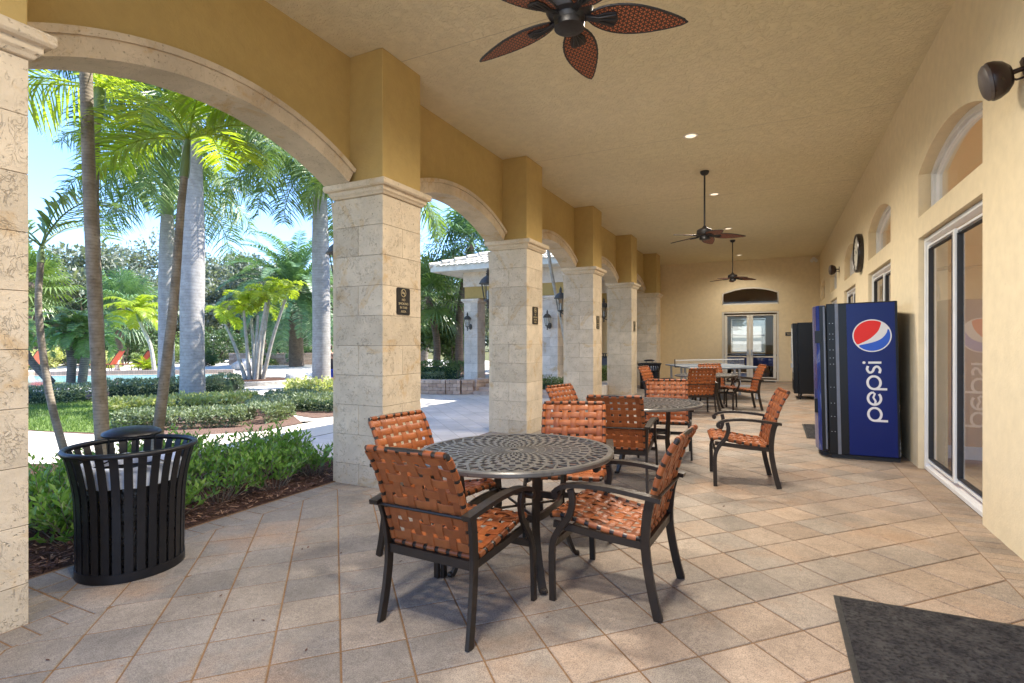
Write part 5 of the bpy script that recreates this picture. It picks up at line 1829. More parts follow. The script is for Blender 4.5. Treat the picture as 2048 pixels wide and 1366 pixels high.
palm('royal_palm', 'grey royal palm just beside the large stone column, cream flowers under its crown', [(-12.6, 12.05, -0.02), (-12.6, 12.05, 0.5), (-12.6, 12.05, 2.0), (-12.62, 12.04, 4.0), (-12.64, 12.03, 6.0)], [0.30, 0.275, 0.265, 0.26, 0.205], 'bark_royal', 'fronds', royal_fronds(3, 16, 3.2), 'palm_green', (1.15, 0.20, 0.12), G2, seed=13, nt_=18)
fl = [o for o in bpy.data.objects if o.get('label', '').startswith('grey royal palm just beside')][0]
f = MB(); r = random.Random(5)
for k in range(900):
    a, u = r.uniform(0, 2 * PI), r.random()
    d = Vector((math.cos(a), math.sin(a), -0.3 - 0.9 * u)).normalized()
    leaf(f, Vector((0.30 + 0.3 * r.gauss(0, 0.4), 0.10 * r.gauss(0, 1), 6.30 + 0.14 * r.gauss(0, 1))), d, rot_to(d, r), 0.05, 0.02, r.uniform(0.7, 1))
M['flower'] = leafm('cream_flower', (0.50, 0.46, 0.30), (0.72, 0.68, 0.50), 0.6, 0.2, (1, 1, 0.8))
f.build('flower_spray', 'flower', fl)

# ------------------------------------------------------------------ hedges and low planting
GH = 'clipped low hedges'
hedge('hedge', 'low grey green hedge closest to the shrub bed, in front of the stout royal palm', [(-9.45, 5.05), (-8.8, 5.5), (-8.15, 6.15), (-8.3, 6.75), (-9.3, 7.45)], 0.75, 0.26, 13000, 0.055, 'leaf_hedge', GH, seed=1, core=False)
hedge('hedge', 'clipped low hedge across the lawn at the edge of the first arch', [(-16.2, 4.6), (-15.3, 5.5), (-14.75, 6.75)], 0.95, 0.36, 5200, 0.06, 'leaf_hedge', GH, seed=2)
hedge('hedge', 'clipped hedge behind the lawn, reaching to the stout royal palm trunk', [(-15.0, 7.4), (-14.4, 8.5), (-13.75, 9.6), (-14.6, 10.3)], 0.85, 0.42, 7000, 0.06, 'leaf_hedge', GH, seed=3)
hedge('hedge', 'low clipped hedge beside the large stone column, past the pale walk', [(-9.75, 8.35), (-9.0, 8.0), (-7.9, 8.35), (-7.3, 8.75)], 1.05, 0.29, 7000, 0.055, 'leaf_hedge', GH, seed=4)
GV = 'pale variegated ground planting'
hedge('variegated_shrub', 'pale yellow green planting round the foot of the stout royal palm', [(-11.6, 6.0), (-11.0, 6.7), (-10.5, 7.6)], 1.15, 0.24, 4600, 0.085, 'leaf_pale', GV, 0.5, seed=5, cat='shrub', rough=0.2)
hedge('variegated_shrub', 'pale yellow green planting behind the hedge next to the large column', [(-10.9, 10.1), (-9.9, 9.6), (-8.6, 10.0)], 1.3, 0.36, 4200, 0.085, 'leaf_pale', GV, 0.5, seed=6, cat='shrub', rough=0.2)
# grass blades on the lawn
f = MB(); r = random.Random(8)
LP = [(-10.4, 4.15), (-15.6, 3.7), (-14.6, 7.2), (-12.6, 8.5), (-10.2, 6.0), (-9.2, 4.5)]
def inside(x, y, P):
    c = False
    for i in range(len(P)):
        (x0, y0), (x1, y1) = P[i], P[i - 1]
        if (y0 > y) != (y1 > y) and x < (x1 - x0) * (y - y0) / (y1 - y0) + x0:
            c = not c
    return c
for k in range(24000):
    x, y = r.uniform(-15.6, -9.2), r.uniform(3.7, 8.5)
    if not inside(x, y, LP): continue
    a = r.uniform(0, 2 * PI)
    h = r.uniform(0.025, 0.06)
    f.tint = r.random()
    f.poly([(x - 0.006 * math.cos(a), y - 0.006 * math.sin(a), -0.01), (x + 0.006 * math.cos(a), y + 0.006 * math.sin(a), -0.01), (x + r.uniform(-0.03, 0.03), y + r.uniform(-0.03, 0.03), h)])
M['grass'] = leafm('grass_blade', (0.06, 0.12, 0.02), (0.17, 0.25, 0.06), 0.5, 0.3)
tag(f.build('grass', 'grass'), kind='stuff')

# ------------------------------------------------------------------ palms farther out
t = thing('clump_palm', 'clump of thin pale stems with bright yellow green crowns on the round pool island', 'palm tree', (-15.85, 12.15, 0.10))
r = random.Random(31)
for k, (tx, ty, tz) in enumerate(((-0.95, -0.35, 1.9), (-0.5, 0.3, 2.1), (-0.1, -0.3, 2.35), (0.35, 0.35, 2.75), (0.75, -0.1, 2.6), (0.95, 0.5, 2.75), (0.1, 0.1, 2.2))):
    f = MB()
    b = Vector((tx * 0.22, ty * 0.4, 0)); tp = Vector((tx, ty, tz))
    trunk(f, [b, b.lerp(tp, 0.5) + Vector((-tx * 0.08, 0, 0)), tp], [0.075, 0.055, 0.042], 8, 10)
    f.build('stem', 'bark_pale', t, smooth=60)
    f = MB()
    for q in range(9):
        frond(f, tp + Vector((0, 0, 0.12)), R(40 * q + 15 * k), R(r.uniform(25, 85)), r.uniform(0.85, 1.15), R(r.uniform(130, 175)), 30, 0.30, 0.028, 0.9, 25, 0, r, 0.15, 45, 0.1, 0.7, 0.012)
    f.build('crown', 'palm_bright', t)
f = MB(); f.lathe([(0.0, -0.03), (1.45, -0.03), (1.45, 0.12), (1.22, 0.12), (1.2, 0.08), (0.0, 0.12)], 40); f.v = [(x * 1.05, y * 0.95, z) for x, y, z in f.v]
isl = tag(f.build('island_kerb', 'rock', origin=(0, 0, 0)), 'round raised kerb with dark mulch round the clump of thin palms', 'planter'); isl.location = (-15.85, 12.15, 0)
f = MB(); f.lathe([(0.0, 0.124), (1.15, 0.10)], 40, cap=False); f.build('mulch_fill', 'mulch', isl)
def boulder(label, loc, s, seed):
    f = MB(); r = random.Random(seed)
    rows = 9
    pr = []
    for i in range(rows):
        for j in range(14):
            a, b = PI * i / (rows - 1) - PI / 2, 2 * PI * j / 14
            d = Vector((math.cos(a) * math.cos(b), math.cos(a) * math.sin(b), math.sin(a)))
            k = 1 + 0.35 * noise.noise(d * 1.6 + Vector((seed, 0, 0)))
            f.v.append((d.x * s[0] * k, d.y * s[1] * k, d.z * s[2] * k))
    for i in range(rows - 1):
        for j in range(14):
            f.face((i * 14 + j, i * 14 + (j + 1) % 14, (i + 1) * 14 + (j + 1) % 14, (i + 1) * 14 + j))
    o = f.build('boulder', 'rock', smooth=40)
    o.location = loc
    return tag(o, label, 'boulder')
boulder('grey boulder set in the kerb of the round palm island', (-14.55, 12.75, 0.12), (0.42, 0.30, 0.24), 3)
boulder('rough low boulder by the far pool edge', (-23.5, 17.6, 0.18), (0.8, 0.5, 0.34), 4)

GP = 'small shaggy date palms by the pool'
for k, (lab, path) in enumerate((('small shaggy date palm by the pool, standing upright', [(-21.5, 9.43, 0), (-21.48, 9.45, 0.8), (-21.5, 9.43, 1.75)]),
                                 ('small shaggy date palm by the pool, leaning away from its neighbour', [(-21.2, 9.62, 0), (-21.1, 9.66, 0.8), (-20.93, 9.72, 1.7)]),
                                 ('small leaning palm at the pool edge, next to the first arch', [(-22.0, 9.1, 0), (-22.6, 8.75, 0.8), (-23.1, 8.5, 1.9)]))):
    r = random.Random(50 + k)
    t = palm('date_palm', lab, path, [0.13, 0.14, 0.24] if k < 2 else [0.13, 0.11, 0.13], 'bark_rough', 'fronds',
             ring_fronds(26, r, (-25, 80), 1.25, 105, k * 50, ll=0.30, lw=0.03, nl=34, fwd=48, vee=20, rad=0.012, tint=0.45), 'palm_green', None, GP, seed=60 + k)
palm('date_palm', 'large feathery dark green date palm, wide crown behind the bright palm clump', [(-24.3, 21.4, 0), (-24.35, 21.4, 2), (-24.4, 21.35, 4.2)], [0.42, 0.38, 0.42], 'bark_rough', 'fronds',
     ring_fronds(74, random.Random(70), (-32, 84), 4.4, 92, 10, ll=0.62, lw=0.055, nl=60, fwd=48, vee=22, rad=0.03, tint=0.5), 'palm_dark', None, None, seed=71)
palm('yellow_palm', 'small yellow green palm with a thin pale leaning trunk, beyond the pool loungers', [(-25.3, 14.3, 0), (-25.45, 14.2, 1.2), (-25.85, 13.97, 2.3)], [0.09, 0.075, 0.065], 'bark_pale', 'fronds',
     ring_fronds(14, random.Random(75), (5, 75), 1.5, 120, 20, ll=0.5, lw=0.06, nl=34, fwd=45, vee=15, rad=0.018, tint=0.6, droop=0.9), 'palm_bright', (0.4, 0.07, 0.04), None, seed=76)

def fan_crown(mb, c, n, L, size, r, el=(-50, 85)):
    """fan palm crown: stalks ending in round pleated leaves with drooping tips"""
    for k in range(n):
        az = R(137.5 * k)
        e = R(lerp(el[0], el[1], k / (n - 1)) + r.uniform(-8, 8))
        d = Vector((math.cos(az) * math.cos(e), math.sin(az) * math.cos(e), math.sin(e)))
        p = c + d * L * r.uniform(0.8, 1.15)
        mb.tint = 0.6
        mb.tube([c, c.lerp(p, 0.5) + Vector((0, 0, 0.05)), p], 0.018, 4)
        s = d.cross(Vector((0, 0, 1)))
        s = s.normalized() if s.length > 1e-3 else Vector((1, 0, 0))
        u = s.cross(d)
        for j in range(26):
            a = R(lerp(-150, 150, j / 25))
            ld = (d * math.cos(a) + s * math.sin(a) + u * (0.15 * math.cos(2 * a))).normalized()
            ln = size * r.uniform(0.85, 1.1) * (1 - 0.25 * abs(a) / R(150))
            q = ld.cross(u).normalized()
            w = 0.07 * size
            m1 = p + ld * ln * 0.6
            tip = p + ld * ln + Vector((0, 0, -0.30 * ln))
            mb.tint = min(1, max(0, 0.45 + r.uniform(-0.3, 0.3)))
            n0 = len(mb.v)
            mb.v += [tuple(p), tuple(m1 - q * w * 0.5), tuple(tip), tuple(m1 + q * w * 0.5)]
            mb.face((n0, n0 + 1, n0 + 2, n0 + 3))
def fan_palm(label, path, rad, n, L, size, mat, seed, group='fan palms'):
    b = Vector(path[0])
    t = thing('fan_palm', label, 'palm tree', b, 0, group)
    f = MB(); trunk(f, [Vector(p) - b for p in path], [rad * 1.15, rad, rad * 0.95], 10, 14); f.build('trunk', 'bark_rough', t, smooth=60)
    f = MB(); fan_crown(f, Vector(path[-1]) - b, n, L, size, random.Random(seed)); f.build('crown', mat, t)
    return t
fan_palm('fan palm with a leaning trunk, seen in the second arch beside the pavilion', [(-11.5, 16.6, 0), (-11.45, 16.65, 1.4), (-11.75, 16.5, 3.1)], 0.13, 30, 1.0, 1.0, 'palm_green', 81)
fan_palm('taller fan palm in the second arch, its rough trunk behind the pavilion column', [(-10.9, 17.4, 0), (-10.9, 17.4, 2.4), (-10.5, 17.6, 5.2)], 0.15, 34, 1.1, 1.15, 'palm_dark', 82)
fan_palm('green fan palm rising over the pavilion roof', [(-9.4, 20.5, 0), (-9.4, 20.5, 3.4), (-9.3, 20.5, 6.8)], 0.16, 34, 1.2, 1.2, 'palm_dark', 83)
fan_palm('fan palm beyond the pool, left of the shaggy date palms', [(-36, 14.0, 0), (-36, 14.0, 2.4), (-36.2, 14.0, 4.6)], 0.2, 34, 1.3, 1.3, 'palm_green', 84)
fan_palm('fan palm beyond the pool, just behind the shaggy date palms', [(-33.5, 17.0, 0), (-33.5, 17.0, 1.8), (-33.4, 17.1, 3.5)], 0.2, 34, 1.3, 1.3, 'palm_dark', 85)
palm('feather_palm', 'palm with long drooping light green fronds, filling the side of the second arch', [(-8.6, 9.9, -0.01), (-8.6, 9.9, 1.5), (-8.55, 9.9, 3.2), (-8.5, 9.95, 4.4)], [0.15, 0.13, 0.12, 0.12], 'bark_slim', 'fronds',
     ring_fronds(15, random.Random(90), (0, 72), 2.5, 118, 25, ll=0.62, lw=0.045, nl=48, fwd=50, vee=5, ruffle=0.35, droop=1.2, rad=0.024, tint=0.62), 'palm_green', (0.7, 0.12, 0.06), None, seed=91)
GS = 'thin leaning palms by the third column'
for lab, pts in (('thin pale palm stem curving up between the second and third columns', [(-4.35, 12.35, 0), (-4.45, 12.2, 0.6), (-4.62, 12.0, 1.9), (-4.86, 11.85, 3.3), (-5.0, 11.75, 4.9)]),
                 ('thinner pale palm stem leaning beside the lantern of the third column', [(-4.25, 12.5, 0), (-4.3, 12.35, 1.3), (-4.42, 12.2, 2.6), (-4.55, 12.1, 4.2)])):
    palm('slim_palm', lab, pts, [0.05] + [0.04] * (len(pts) - 2) + [0.034], 'bark_pale', 'fronds', ring_fronds(8, random.Random(len(pts)), (10, 65), 1.2, 95, 60, **dict(br, ll=0.34, nl=24)), 'palm_green', (0.4, 0.05, 0.03), GS, seed=95 + len(pts))

# ------------------------------------------------------------------ broad trees and bushes behind
def crown_leaves(mb, c, rad, n, ls, r, clumps=26, flat=0.8):
    cs = []
    for k in range(clumps):
        d = Vector((r.gauss(0, 1), r.gauss(0, 1), r.gauss(0, 1))).normalized()
        u = r.random() ** 0.45
        cs.append((Vector((d.x * rad[0] * u, d.y * rad[1] * u, d.z * rad[2] * u)), r.uniform(0.22, 0.42), r.uniform(-0.25, 0.25)))
    for k in range(n):
        q, s, tt = r.choice(cs)
        d = Vector((r.gauss(0, 1), r.gauss(0, 1), r.gauss(0, 1))).normalized()
        u = r.random() ** 0.4
        p = c + q + Vector((d.x * rad[0] * s * u, d.y * rad[1] * s * u, d.z * rad[2] * s * u * flat))
        if p.z < 0.03: continue
        dr = (d + Vector((r.gauss(0, 1), r.gauss(0, 1), r.gauss(0, 1))) * 0.8).normalized()
        L = ls * r.uniform(0.6, 1.4)
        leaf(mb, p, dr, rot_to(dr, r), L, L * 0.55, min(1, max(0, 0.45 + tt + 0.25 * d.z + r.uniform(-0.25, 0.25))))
    return cs
def tree(label, base, h, rad, n, ls, mat, seed, group=None, name='broadleaf_tree', cat='tree', trunk_h=0.4):
    t = thing(name, label, cat, base, 0, group)
    r = random.Random(seed)
    f = MB()
    c = Vector((0, 0, h - rad[2] * 0.95))
    cs = crown_leaves(f, c, rad, n, ls, r, 34)
    f.build('crown', mat, t)
    f = MB()
    tr = 0.022 * h + 0.05
    fork = Vector((r.uniform(-0.3, 0.3), r.uniform(-0.3, 0.3), h * trunk_h * 0.6))
    f.tube([Vector((0, 0, -0.1)), fork * 0.5, fork], [tr * 1.2, tr, tr * 0.85], 8, up=Vector((0, 1, 0.01)))
    for q, s, tt in cs[:11]:
        e = c + q
        f.tube([fork - Vector((0, 0, 0.1)), fork.lerp(e, 0.5) + Vector((0, 0, 0.15 * h * 0.2)), e], [tr * 0.55, tr * 0.3, tr * 0.08], 5, up=Vector((0, 1, 0.01)))
    f.build('trunk', 'bark_tree', t, smooth=60)
    return t
GT = 'grey green trees beyond the pool'
TT = [(-49, 30, 11.0, (5.5, 5.5, 4.6), 'tall grey green tree far behind the stout royal palm trunk'), (-56, 23, 9.2, (5, 5, 3.9), 'grey green tree far off beside the thick slim palm trunk'),
      (-45, 36, 9.6, (5, 5, 4.0), 'grey green tree seen past the royal palms over the pool'), (-40, 41, 9.2, (5, 5, 4.0), 'grey green tree behind the large date palm'),
      (-60, 15, 9.0, (5, 5, 4.0), 'grey green tree far off at the edge of the first arch'), (-34, 45, 9.0, (5, 5, 4), 'grey green tree behind the royal palm beside the large column'),
      (-52, 38, 10.0, (5, 5, 4.2), 'pale grey tree far behind the grey royal palm trunks'), (-44, 26, 7.5, (4.2, 4.2, 3.3), 'lower grey green tree between the royal palm trunks'),
      (-41, 18.5, 7.2, (3.8, 3.8, 3.2), 'rounded grey green tree behind the yellow palm'), (-42, 13.5, 7.4, (3.8, 3.8, 3.3), 'rounded grey green tree behind the shaggy date palms'),
      (-38, 30, 8.0, (4, 4, 3.6), 'dense grey green tree just past the stout royal palm'), (-33, 34, 8.2, (4, 4, 3.6), 'dense grey green tree behind the palm clump')]
for k, (x, y, h, rad, lab) in enumerate(TT):
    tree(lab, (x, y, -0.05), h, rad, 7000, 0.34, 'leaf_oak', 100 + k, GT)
GB = 'trees seen through the second arch'
for k, (x, y, h, rad, m, lab) in enumerate(((-13.2, 20.6, 5.6, (2.2, 2.2, 2.4), 'leaf_oak', 'grey leaved tree in the second arch, behind the leaning fan palm'), (-15.6, 18.8, 4.8, (2.2, 2.2, 2.1), 'leaf_mid', 'green leafy tree at the side of the second arch, low crown'),
                                            (-11.8, 23.5, 6.2, (2.6, 2.6, 2.7), 'leaf_oak', 'grey green tree right behind the pavilion'), (-17.5, 24.0, 7.6, (3, 3, 3.2), 'leaf_mid', 'taller green tree behind the trees of the second arch'),
                                            (-12.0, 18.2, 2.6, (1.2, 1.2, 1.2), 'leaf_mid', 'bushy green tree at the foot of the fan palms'), (-6.0, 27.0, 7.0, (3, 3, 3), 'leaf_oak', 'tree over the roof behind the pavilion'))):
    tree(lab, (x, y, -0.05), h, rad, 5200, 0.17, m, 120 + k, GB)
GU = 'bushes beyond the pool'
BU = [(-38.5, 13.2, 2.2, 'leaf_dark', 'dark bush at the edge of the first arch beyond the pool'), (-37.0, 16.2, 1.9, 'leaf_mid', 'green bush behind the pair of shaggy date palms'),
      (-36, 18.6, 2.4, 'leaf_dark', 'dark bush behind the coral loungers'), (-34.5, 20.5, 2.0, 'leaf_mid', 'mid green bush behind the yellow palm'),
      (-33.5, 22.6, 2.6, 'leaf_dark', 'large dark bush behind the stout royal palm'), (-32, 24.5, 2.3, 'leaf_dark', 'dark bush left of the bright palm clump'),
      (-30.5, 26.8, 2.6, 'leaf_dark', 'dark bush behind the bright palm clump'), (-28.6, 28.2, 2.4, 'leaf_dark', 'dark bush under the large date palm'),
      (-26, 29.4, 2.8, 'leaf_dark', 'dark bush behind the royal palm by the column'), (-32.0, 15.4, 0.95, 'leaf_pale', 'low pale shrub behind the coral loungers'),
      (-31.2, 17.2, 0.9, 'leaf_mid', 'low green shrub behind the middle lounger'), (-33.2, 13.4, 1.1, 'leaf_pale', 'low pale shrub beyond the shaggy date palms'),
      (-29.6, 19.4, 1.0, 'leaf_dark', 'low dark shrub beyond the pool boulder'), (-27.6, 21.8, 0.95, 'leaf_mid', 'low green shrub beside the far planter')]
for k, (x, y, h, m, lab) in enumerate(BU):
    t = thing('bush', lab, 'bush', (x, y, -0.05), 0, GU)
    f = MB(); crown_leaves(f, Vector((0, 0, h * 0.45)), (h * 0.85, h * 0.85, h * 0.55), 2600, 0.16 if h > 1.5 else 0.11, random.Random(140 + k), 22)
    f.build('foliage', m, t)
    f = MB(); r = random.Random(k)
    for q in range(7):
        a = r.uniform(0, 2 * PI)
        f.tube([Vector((0.1 * math.cos(a), 0.1 * math.sin(a), 0)), Vector((h * 0.5 * math.cos(a), h * 0.5 * math.sin(a), h * 0.6))], [0.04, 0.012], 5)
    f.build('stem', 'bark_tree', t)
# far line of trees that closes the view
f = MB(); r = random.Random(200)
for k in range(26):
    a = R(lerp(96, 192, k / 25))
    d = 78 + r.uniform(-6, 6)
    c = Vector((math.cos(a) * d, math.sin(a) * d, 3.6))
    crown_leaves(f, c, (6.5, 6.5, r.uniform(3.6, 5.2)), 1500, 0.75, r, 20)
tag(f.build('treeline', 'leaf_oak'), kind='stuff')
# ------------------------------------------------------------------ pavilion across the plaza
PVX0, PVX1, PVY = -8.18, -5.23, 13.30
pv = thing('pavilion', 'small open pavilion with stone columns coloured to look lit, ochre band and tiled roof, across the plaza', 'pavilion', (-6.7, 13.3, 0))
PO = (-6.7, 13.3, 0)
f = MB(); f.box(-9.0, -3.96, 12.95, 18.2, -0.05, 0.25); shift(f.build('platform', 'plaza'), pv, PO)
PZ = [0.25 + 0.2533 * k for k in range(10)]
for k, (x, y) in enumerate(((-8.18, 13.30), (-5.68, 13.30), (-8.18, 17.0), (-5.68, 17.0))):
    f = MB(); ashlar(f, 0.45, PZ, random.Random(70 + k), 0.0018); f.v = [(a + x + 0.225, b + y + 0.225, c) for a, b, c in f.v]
    cc = shift(f.build('column', 'litstone'), pv, PO)
    f = MB(); f.box(x + 0.006, x + 0.444, y + 0.006, y + 0.444, 0.25, 2.52); g = f.build('mortar_core', 'joint'); g.parent = cc; g.location = (-Vector(cc.location) - Vector(PO))
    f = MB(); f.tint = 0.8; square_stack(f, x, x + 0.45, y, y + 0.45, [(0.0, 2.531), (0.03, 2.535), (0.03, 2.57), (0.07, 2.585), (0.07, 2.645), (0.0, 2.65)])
    g = f.build('capital', 'litstone'); g.parent = cc; g.location = (-Vector(cc.location) - Vector(PO))
f = MB()
for y in (13.31, 17.01):
    f.box(-8.17, -4.6, y, y + 0.43, 2.655, 3.0)
f.box(-8.165, -7.74, 13.741, 17.009, 2.656, 2.998)
shift(f.build('frieze', 'ochre'), pv, PO)
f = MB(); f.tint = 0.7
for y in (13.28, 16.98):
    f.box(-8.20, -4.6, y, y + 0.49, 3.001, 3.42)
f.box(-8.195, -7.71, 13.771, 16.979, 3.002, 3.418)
shift(f.build('stone_beam', 'litstone'), pv, PO)
f = MB(); f.box(-7.7, -4.2, 17.46, 17.6, 0.25, 3.4); shift(f.build('back_panel', 'wall'), pv, PO)
EX0, EX1, EY0, EY1, EZ = -8.85, -4.55, 12.62, 18.0, 3.42
f = MB(); f.box(EX0, EX1, EY0, EY1, EZ, EZ + 0.03); f.box(EX0 - 0.03, EX1, EY0 - 0.03, EY0, EZ - 0.02, EZ + 0.16); f.box(EX0 - 0.03, EX0, EY0 + 0.001, EY1, EZ - 0.019, EZ + 0.159)
shift(f.build('fascia', 'fascia'), pv, PO)
def tile_slope(mb, w0, w1, run, rise, hip0, hip1, org, ux, uy):
    """barrel tiles: ux along the eave, uy up the slope (horizontal part); hips cut both ends"""
    nx = int((w1 - w0) / 0.045)
    rows = int(math.hypot(run, rise) / 0.30)
    for j in range(rows):
        t0, t1 = j / rows, (j + 1) / rows
        for i in range(nx):
            a, b = w0 + (w1 - w0) * i / nx, w0 + (w1 - w0) * (i + 1) / nx
            tm = (t0 + t1) / 2
            if a < w0 + hip0 * run * tm or b > w1 - hip1 * run * tm: continue
            def P(x, t, lift):
                hgt = 0.035 * abs(math.sin(PI * (x - w0) / 0.18)) ** 0.8 + lift
                q = Vector(org) + Vector(ux) * x + Vector(uy) * (run * t) + Vector((0, 0, rise * t + hgt))
                return tuple(q)
            mb.tint = random.Random(int(a / 0.18) * 97 + j).random()
            mb.poly([P(a, t0, 0.035), P(b, t0, 0.035), P(b, t1, 0.0), P(a, t1, 0.0)])
            mb.poly([P(a, t0, 0.0), P(b, t0, 0.0), P(b, t0, 0.035), P(a, t0, 0.035)])
f = MB()
tile_slope(f, 0, EX1 - EX0, 2.6, 0.95, 1, 0, (EX0, EY0 - 0.06, EZ + 0.10), (1, 0, 0), (0, 1, 0))
tile_slope(f, 0, EY1 - EY0, 2.6, 0.95, 1, 1, (EX0 - 0.06, EY0, EZ + 0.10), (0, 1, 0), (1, 0, 0))
for k in range(10):
    p, q = Vector((EX0 - 0.05 + 0.262 * k, EY0 - 0.05 + 0.262 * k, EZ + 0.165 + 0.0955 * k)), Vector((EX0 - 0.05 + 0.262 * (k + 1.12), EY0 - 0.05 + 0.262 * (k + 1.12), EZ + 0.145 + 0.0955 * (k + 1.12)))
    f.tube([p, q], [0.085, 0.065], 10)
shift(f.build('roof', 'tile', smooth=50), pv, PO)
for lab, x in (('small bronze lantern on the pavilion column seen in the second arch', -7.955), ('small bronze lantern on the pavilion column behind the thin leaning palms', -5.455)):
    o = dup(ln0, (x, PVY - 0.19, 1.95), R(90), lab)
    o.scale = (0.92, 0.92, 0.92)
# steps and planter walls
st = thing('garden_steps', 'low brick edged steps leading up to the pavilion', 'steps', (-6.0, 12.6, 0))
for k in range(3):
    f = MB(); f.box(-1.15, 2.03, -0.52 + 0.29 * k, 0.345, 0.083 * k - 0.02, 0.083 * (k + 1))
    f.build('step', 'stepbrick', st, bevel=0.006)
def block_wall(label, pts, h, bw=0.22, bh=0.095, dep=0.24, seed=1):
    """low retaining wall of rough blocks, each block with its own tone, under a cap course"""
    r = random.Random(seed)
    t = thing('planter_wall', label, 'garden wall', (pts[0][0], pts[0][1], 0))
    t['kind'] = 'thing'
    P = [Vector((x, y, 0)) - Vector((pts[0][0], pts[0][1], 0)) for x, y in pts]
    path = [P[0]]
    body = MB(); cap = MB()
    rows = max(1, round((h - 0.06) / bh))
    for a, b in zip(P[:-1], P[1:]):
        d = b - a
        L = d.length
        ang = math.atan2(d.y, d.x)
        for j in range(rows + 1):
            n = max(1, round(L / bw))
            off = 0.5 * (j % 2)
            z0, z1 = j * bh, (j + 1) * bh - 0.005
            for i in range(-1, n + 1):
                s0, s1 = max(0, (i + off) / n * L), min(L, (i + 1 + off) / n * L)
                if s1 - s0 < 0.03: continue
                mb = cap if j == rows else body
                mb.tint = r.random()
                m = a + d.normalized() * ((s0 + s1) / 2)
                j_ = r.uniform(-0.008, 0.008)
                mb.cbox((m.x, m.y, (z0 + z1) / 2), (s1 - s0 - 0.006, dep + (0.04 if j == rows else j_ * 2), z1 - z0), ang)
    body.build('block_course', 'block', t, bevel=0.008)
    cap.build('cap_course', 'block', t, bevel=0.006)
def blockm():
    m, nt, p = nmat('tumbled_block')
    v = coords(nt)
    col = ramp(nt, attr(nt, 'tint'), [(0.0, (0.44, 0.32, 0.25)), (0.5, (0.56, 0.42, 0.33)), (1.0, (0.64, 0.50, 0.41))])
    col = mixc(nt, 1.0, col, ramp(nt, ntex(nt, v, 14, 5), [(0.3, 0.8), (0.7, 1.1)]), 'MULTIPLY')
    lk(nt, col, p.inputs['Base Color'])
    p.inputs['Roughness'].default_value = 0.9
    bump(nt, p, ntex(nt, v, 40, 5), 0.6, 0.008)
    return m
M['block'] = blockm()
block_wall('curved low block wall holding the planting beside the pavilion steps', [(-10.8, 10.9), (-9.6, 11.3), (-8.5, 11.66), (-7.85, 11.86), (-7.5, 12.02), (-7.27, 12.24), (-7.2, 12.9)], 0.30)
sheet('raised_bed_soil', [(-10.8, 11.0), (-8.5, 11.78), (-7.45, 12.15), (-7.3, 13.0), (-8.9, 13.0), (-9.0, 17), (-13, 17), (-13, 11)], 0.22, 'drymulch')
hedge('hedge', 'grey green clipped hedge on the raised bed beside the pavilion steps', [(-11.2, 12.1), (-9.8, 12.4), (-8.75, 12.75)], 0.55, 0.28, 3600, 0.05, 'leaf_hedge', GH, z0=0.22, seed=7)
hedge('hedge', 'taller dark green hedge on the raised bed, left of the pavilion column', [(-11.8, 13.2), (-10.2, 13.4), (-8.75, 13.9)], 0.8, 0.55, 4200, 0.07, 'leaf_mid', None, z0=0.22, seed=8)
hedge('hedge', 'small green hedge before the pavilion, seen between the second and third columns', [(-6.6, 12.75), (-5.4, 12.70), (-4.45, 12.85)], 0.5, 0.46, 4200, 0.05, 'leaf_mid', None, z0=0.0, seed=9)
hedge('hedge', 'dark green hedge patch seen between the third and fourth columns', [(-4.75, 14.4), (-4.6, 15.6), (-4.6, 16.4)], 0.6, 0.62, 3200, 0.06, 'leaf_mid', None, z0=0.0, seed=10)
bch = thing('storage_chest', 'dark grey chest with a patterned upper edge, between the third and fourth columns', 'chest', (-4.75, 17.05, 0.25))
f = MB(); f.box(-0.5, 0.5, -0.25, 0.25, 0.25, 0.62); f.build('body', 'grey_dark', bch, bevel=0.01)
f = MB(); f.box(-0.51, 0.51, -0.26, 0.26, 0.63, 0.655)
for k in range(14):
    f.cbox((-0.47 + 0.072 * k, -0.255, 0.70), (0.03, 0.01, 0.09), 0)
f.box(-0.51, 0.51, -0.262, -0.248, 0.745, 0.765)
f.build('patterned_edge', 'rubber', bch)
for sx in (-1, 1):
    f = MB(); f.box(sx * 0.42 - 0.03, sx * 0.42 + 0.03, -0.2, 0.2, 0.0, 0.25); f.build('leg', 'rubber', bch)

# ------------------------------------------------------------------ far side of the pool
far = (-27.8, 22.2)
block_wall('far pale planter wall behind the bright palm clump', [(-29.5, 21.0), (-27.8, 22.0), (-26.0, 23.2), (-24.6, 24.4)], 0.62, 0.3, 0.14, 0.3, seed=5)
hedge('hedge', 'far green hedge on the pale planter wall', [(-29.2, 22.0), (-27.4, 23.0), (-25.2, 24.7)], 0.9, 0.5, 2200, 0.10, 'leaf_mid', None, z0=0.55, seed=12)
gt = thing('garden_gateway', 'far wall with a grey round topped door, beside the royal palm by the column', 'gateway', (-26.2, 25.6, 0))
f = MB()
open_wall(f, lambda u, z, a: (u, a, z), -1.6, 1.6, 0, 2.1, -0.15, 0.15, [(-0.62, 0.62, [(0.0, arc_top(-0.62, 0.62, 1.15, 0.6))])], 16)
f.poly([(-1.6, -0.15, 2.1), (1.6, -0.15, 2.1), (1.6, 0.15, 2.1), (-1.6, 0.15, 2.1)])
f.build('surround', 'tile', gt)
f = MB(); f.prism([(-0.615, 0.0), (0.615, 0.0)] + [(u / 10 * 0.615, arc_top(-0.62, 0.62, 1.15, 0.6)(u / 10 * 0.615) - 0.005) for u in range(10, -11, -1)], 'y', 0.0, 0.06)
f.build('door', 'grey', gt)
gt.rotation_euler = (0, 0, R(40))

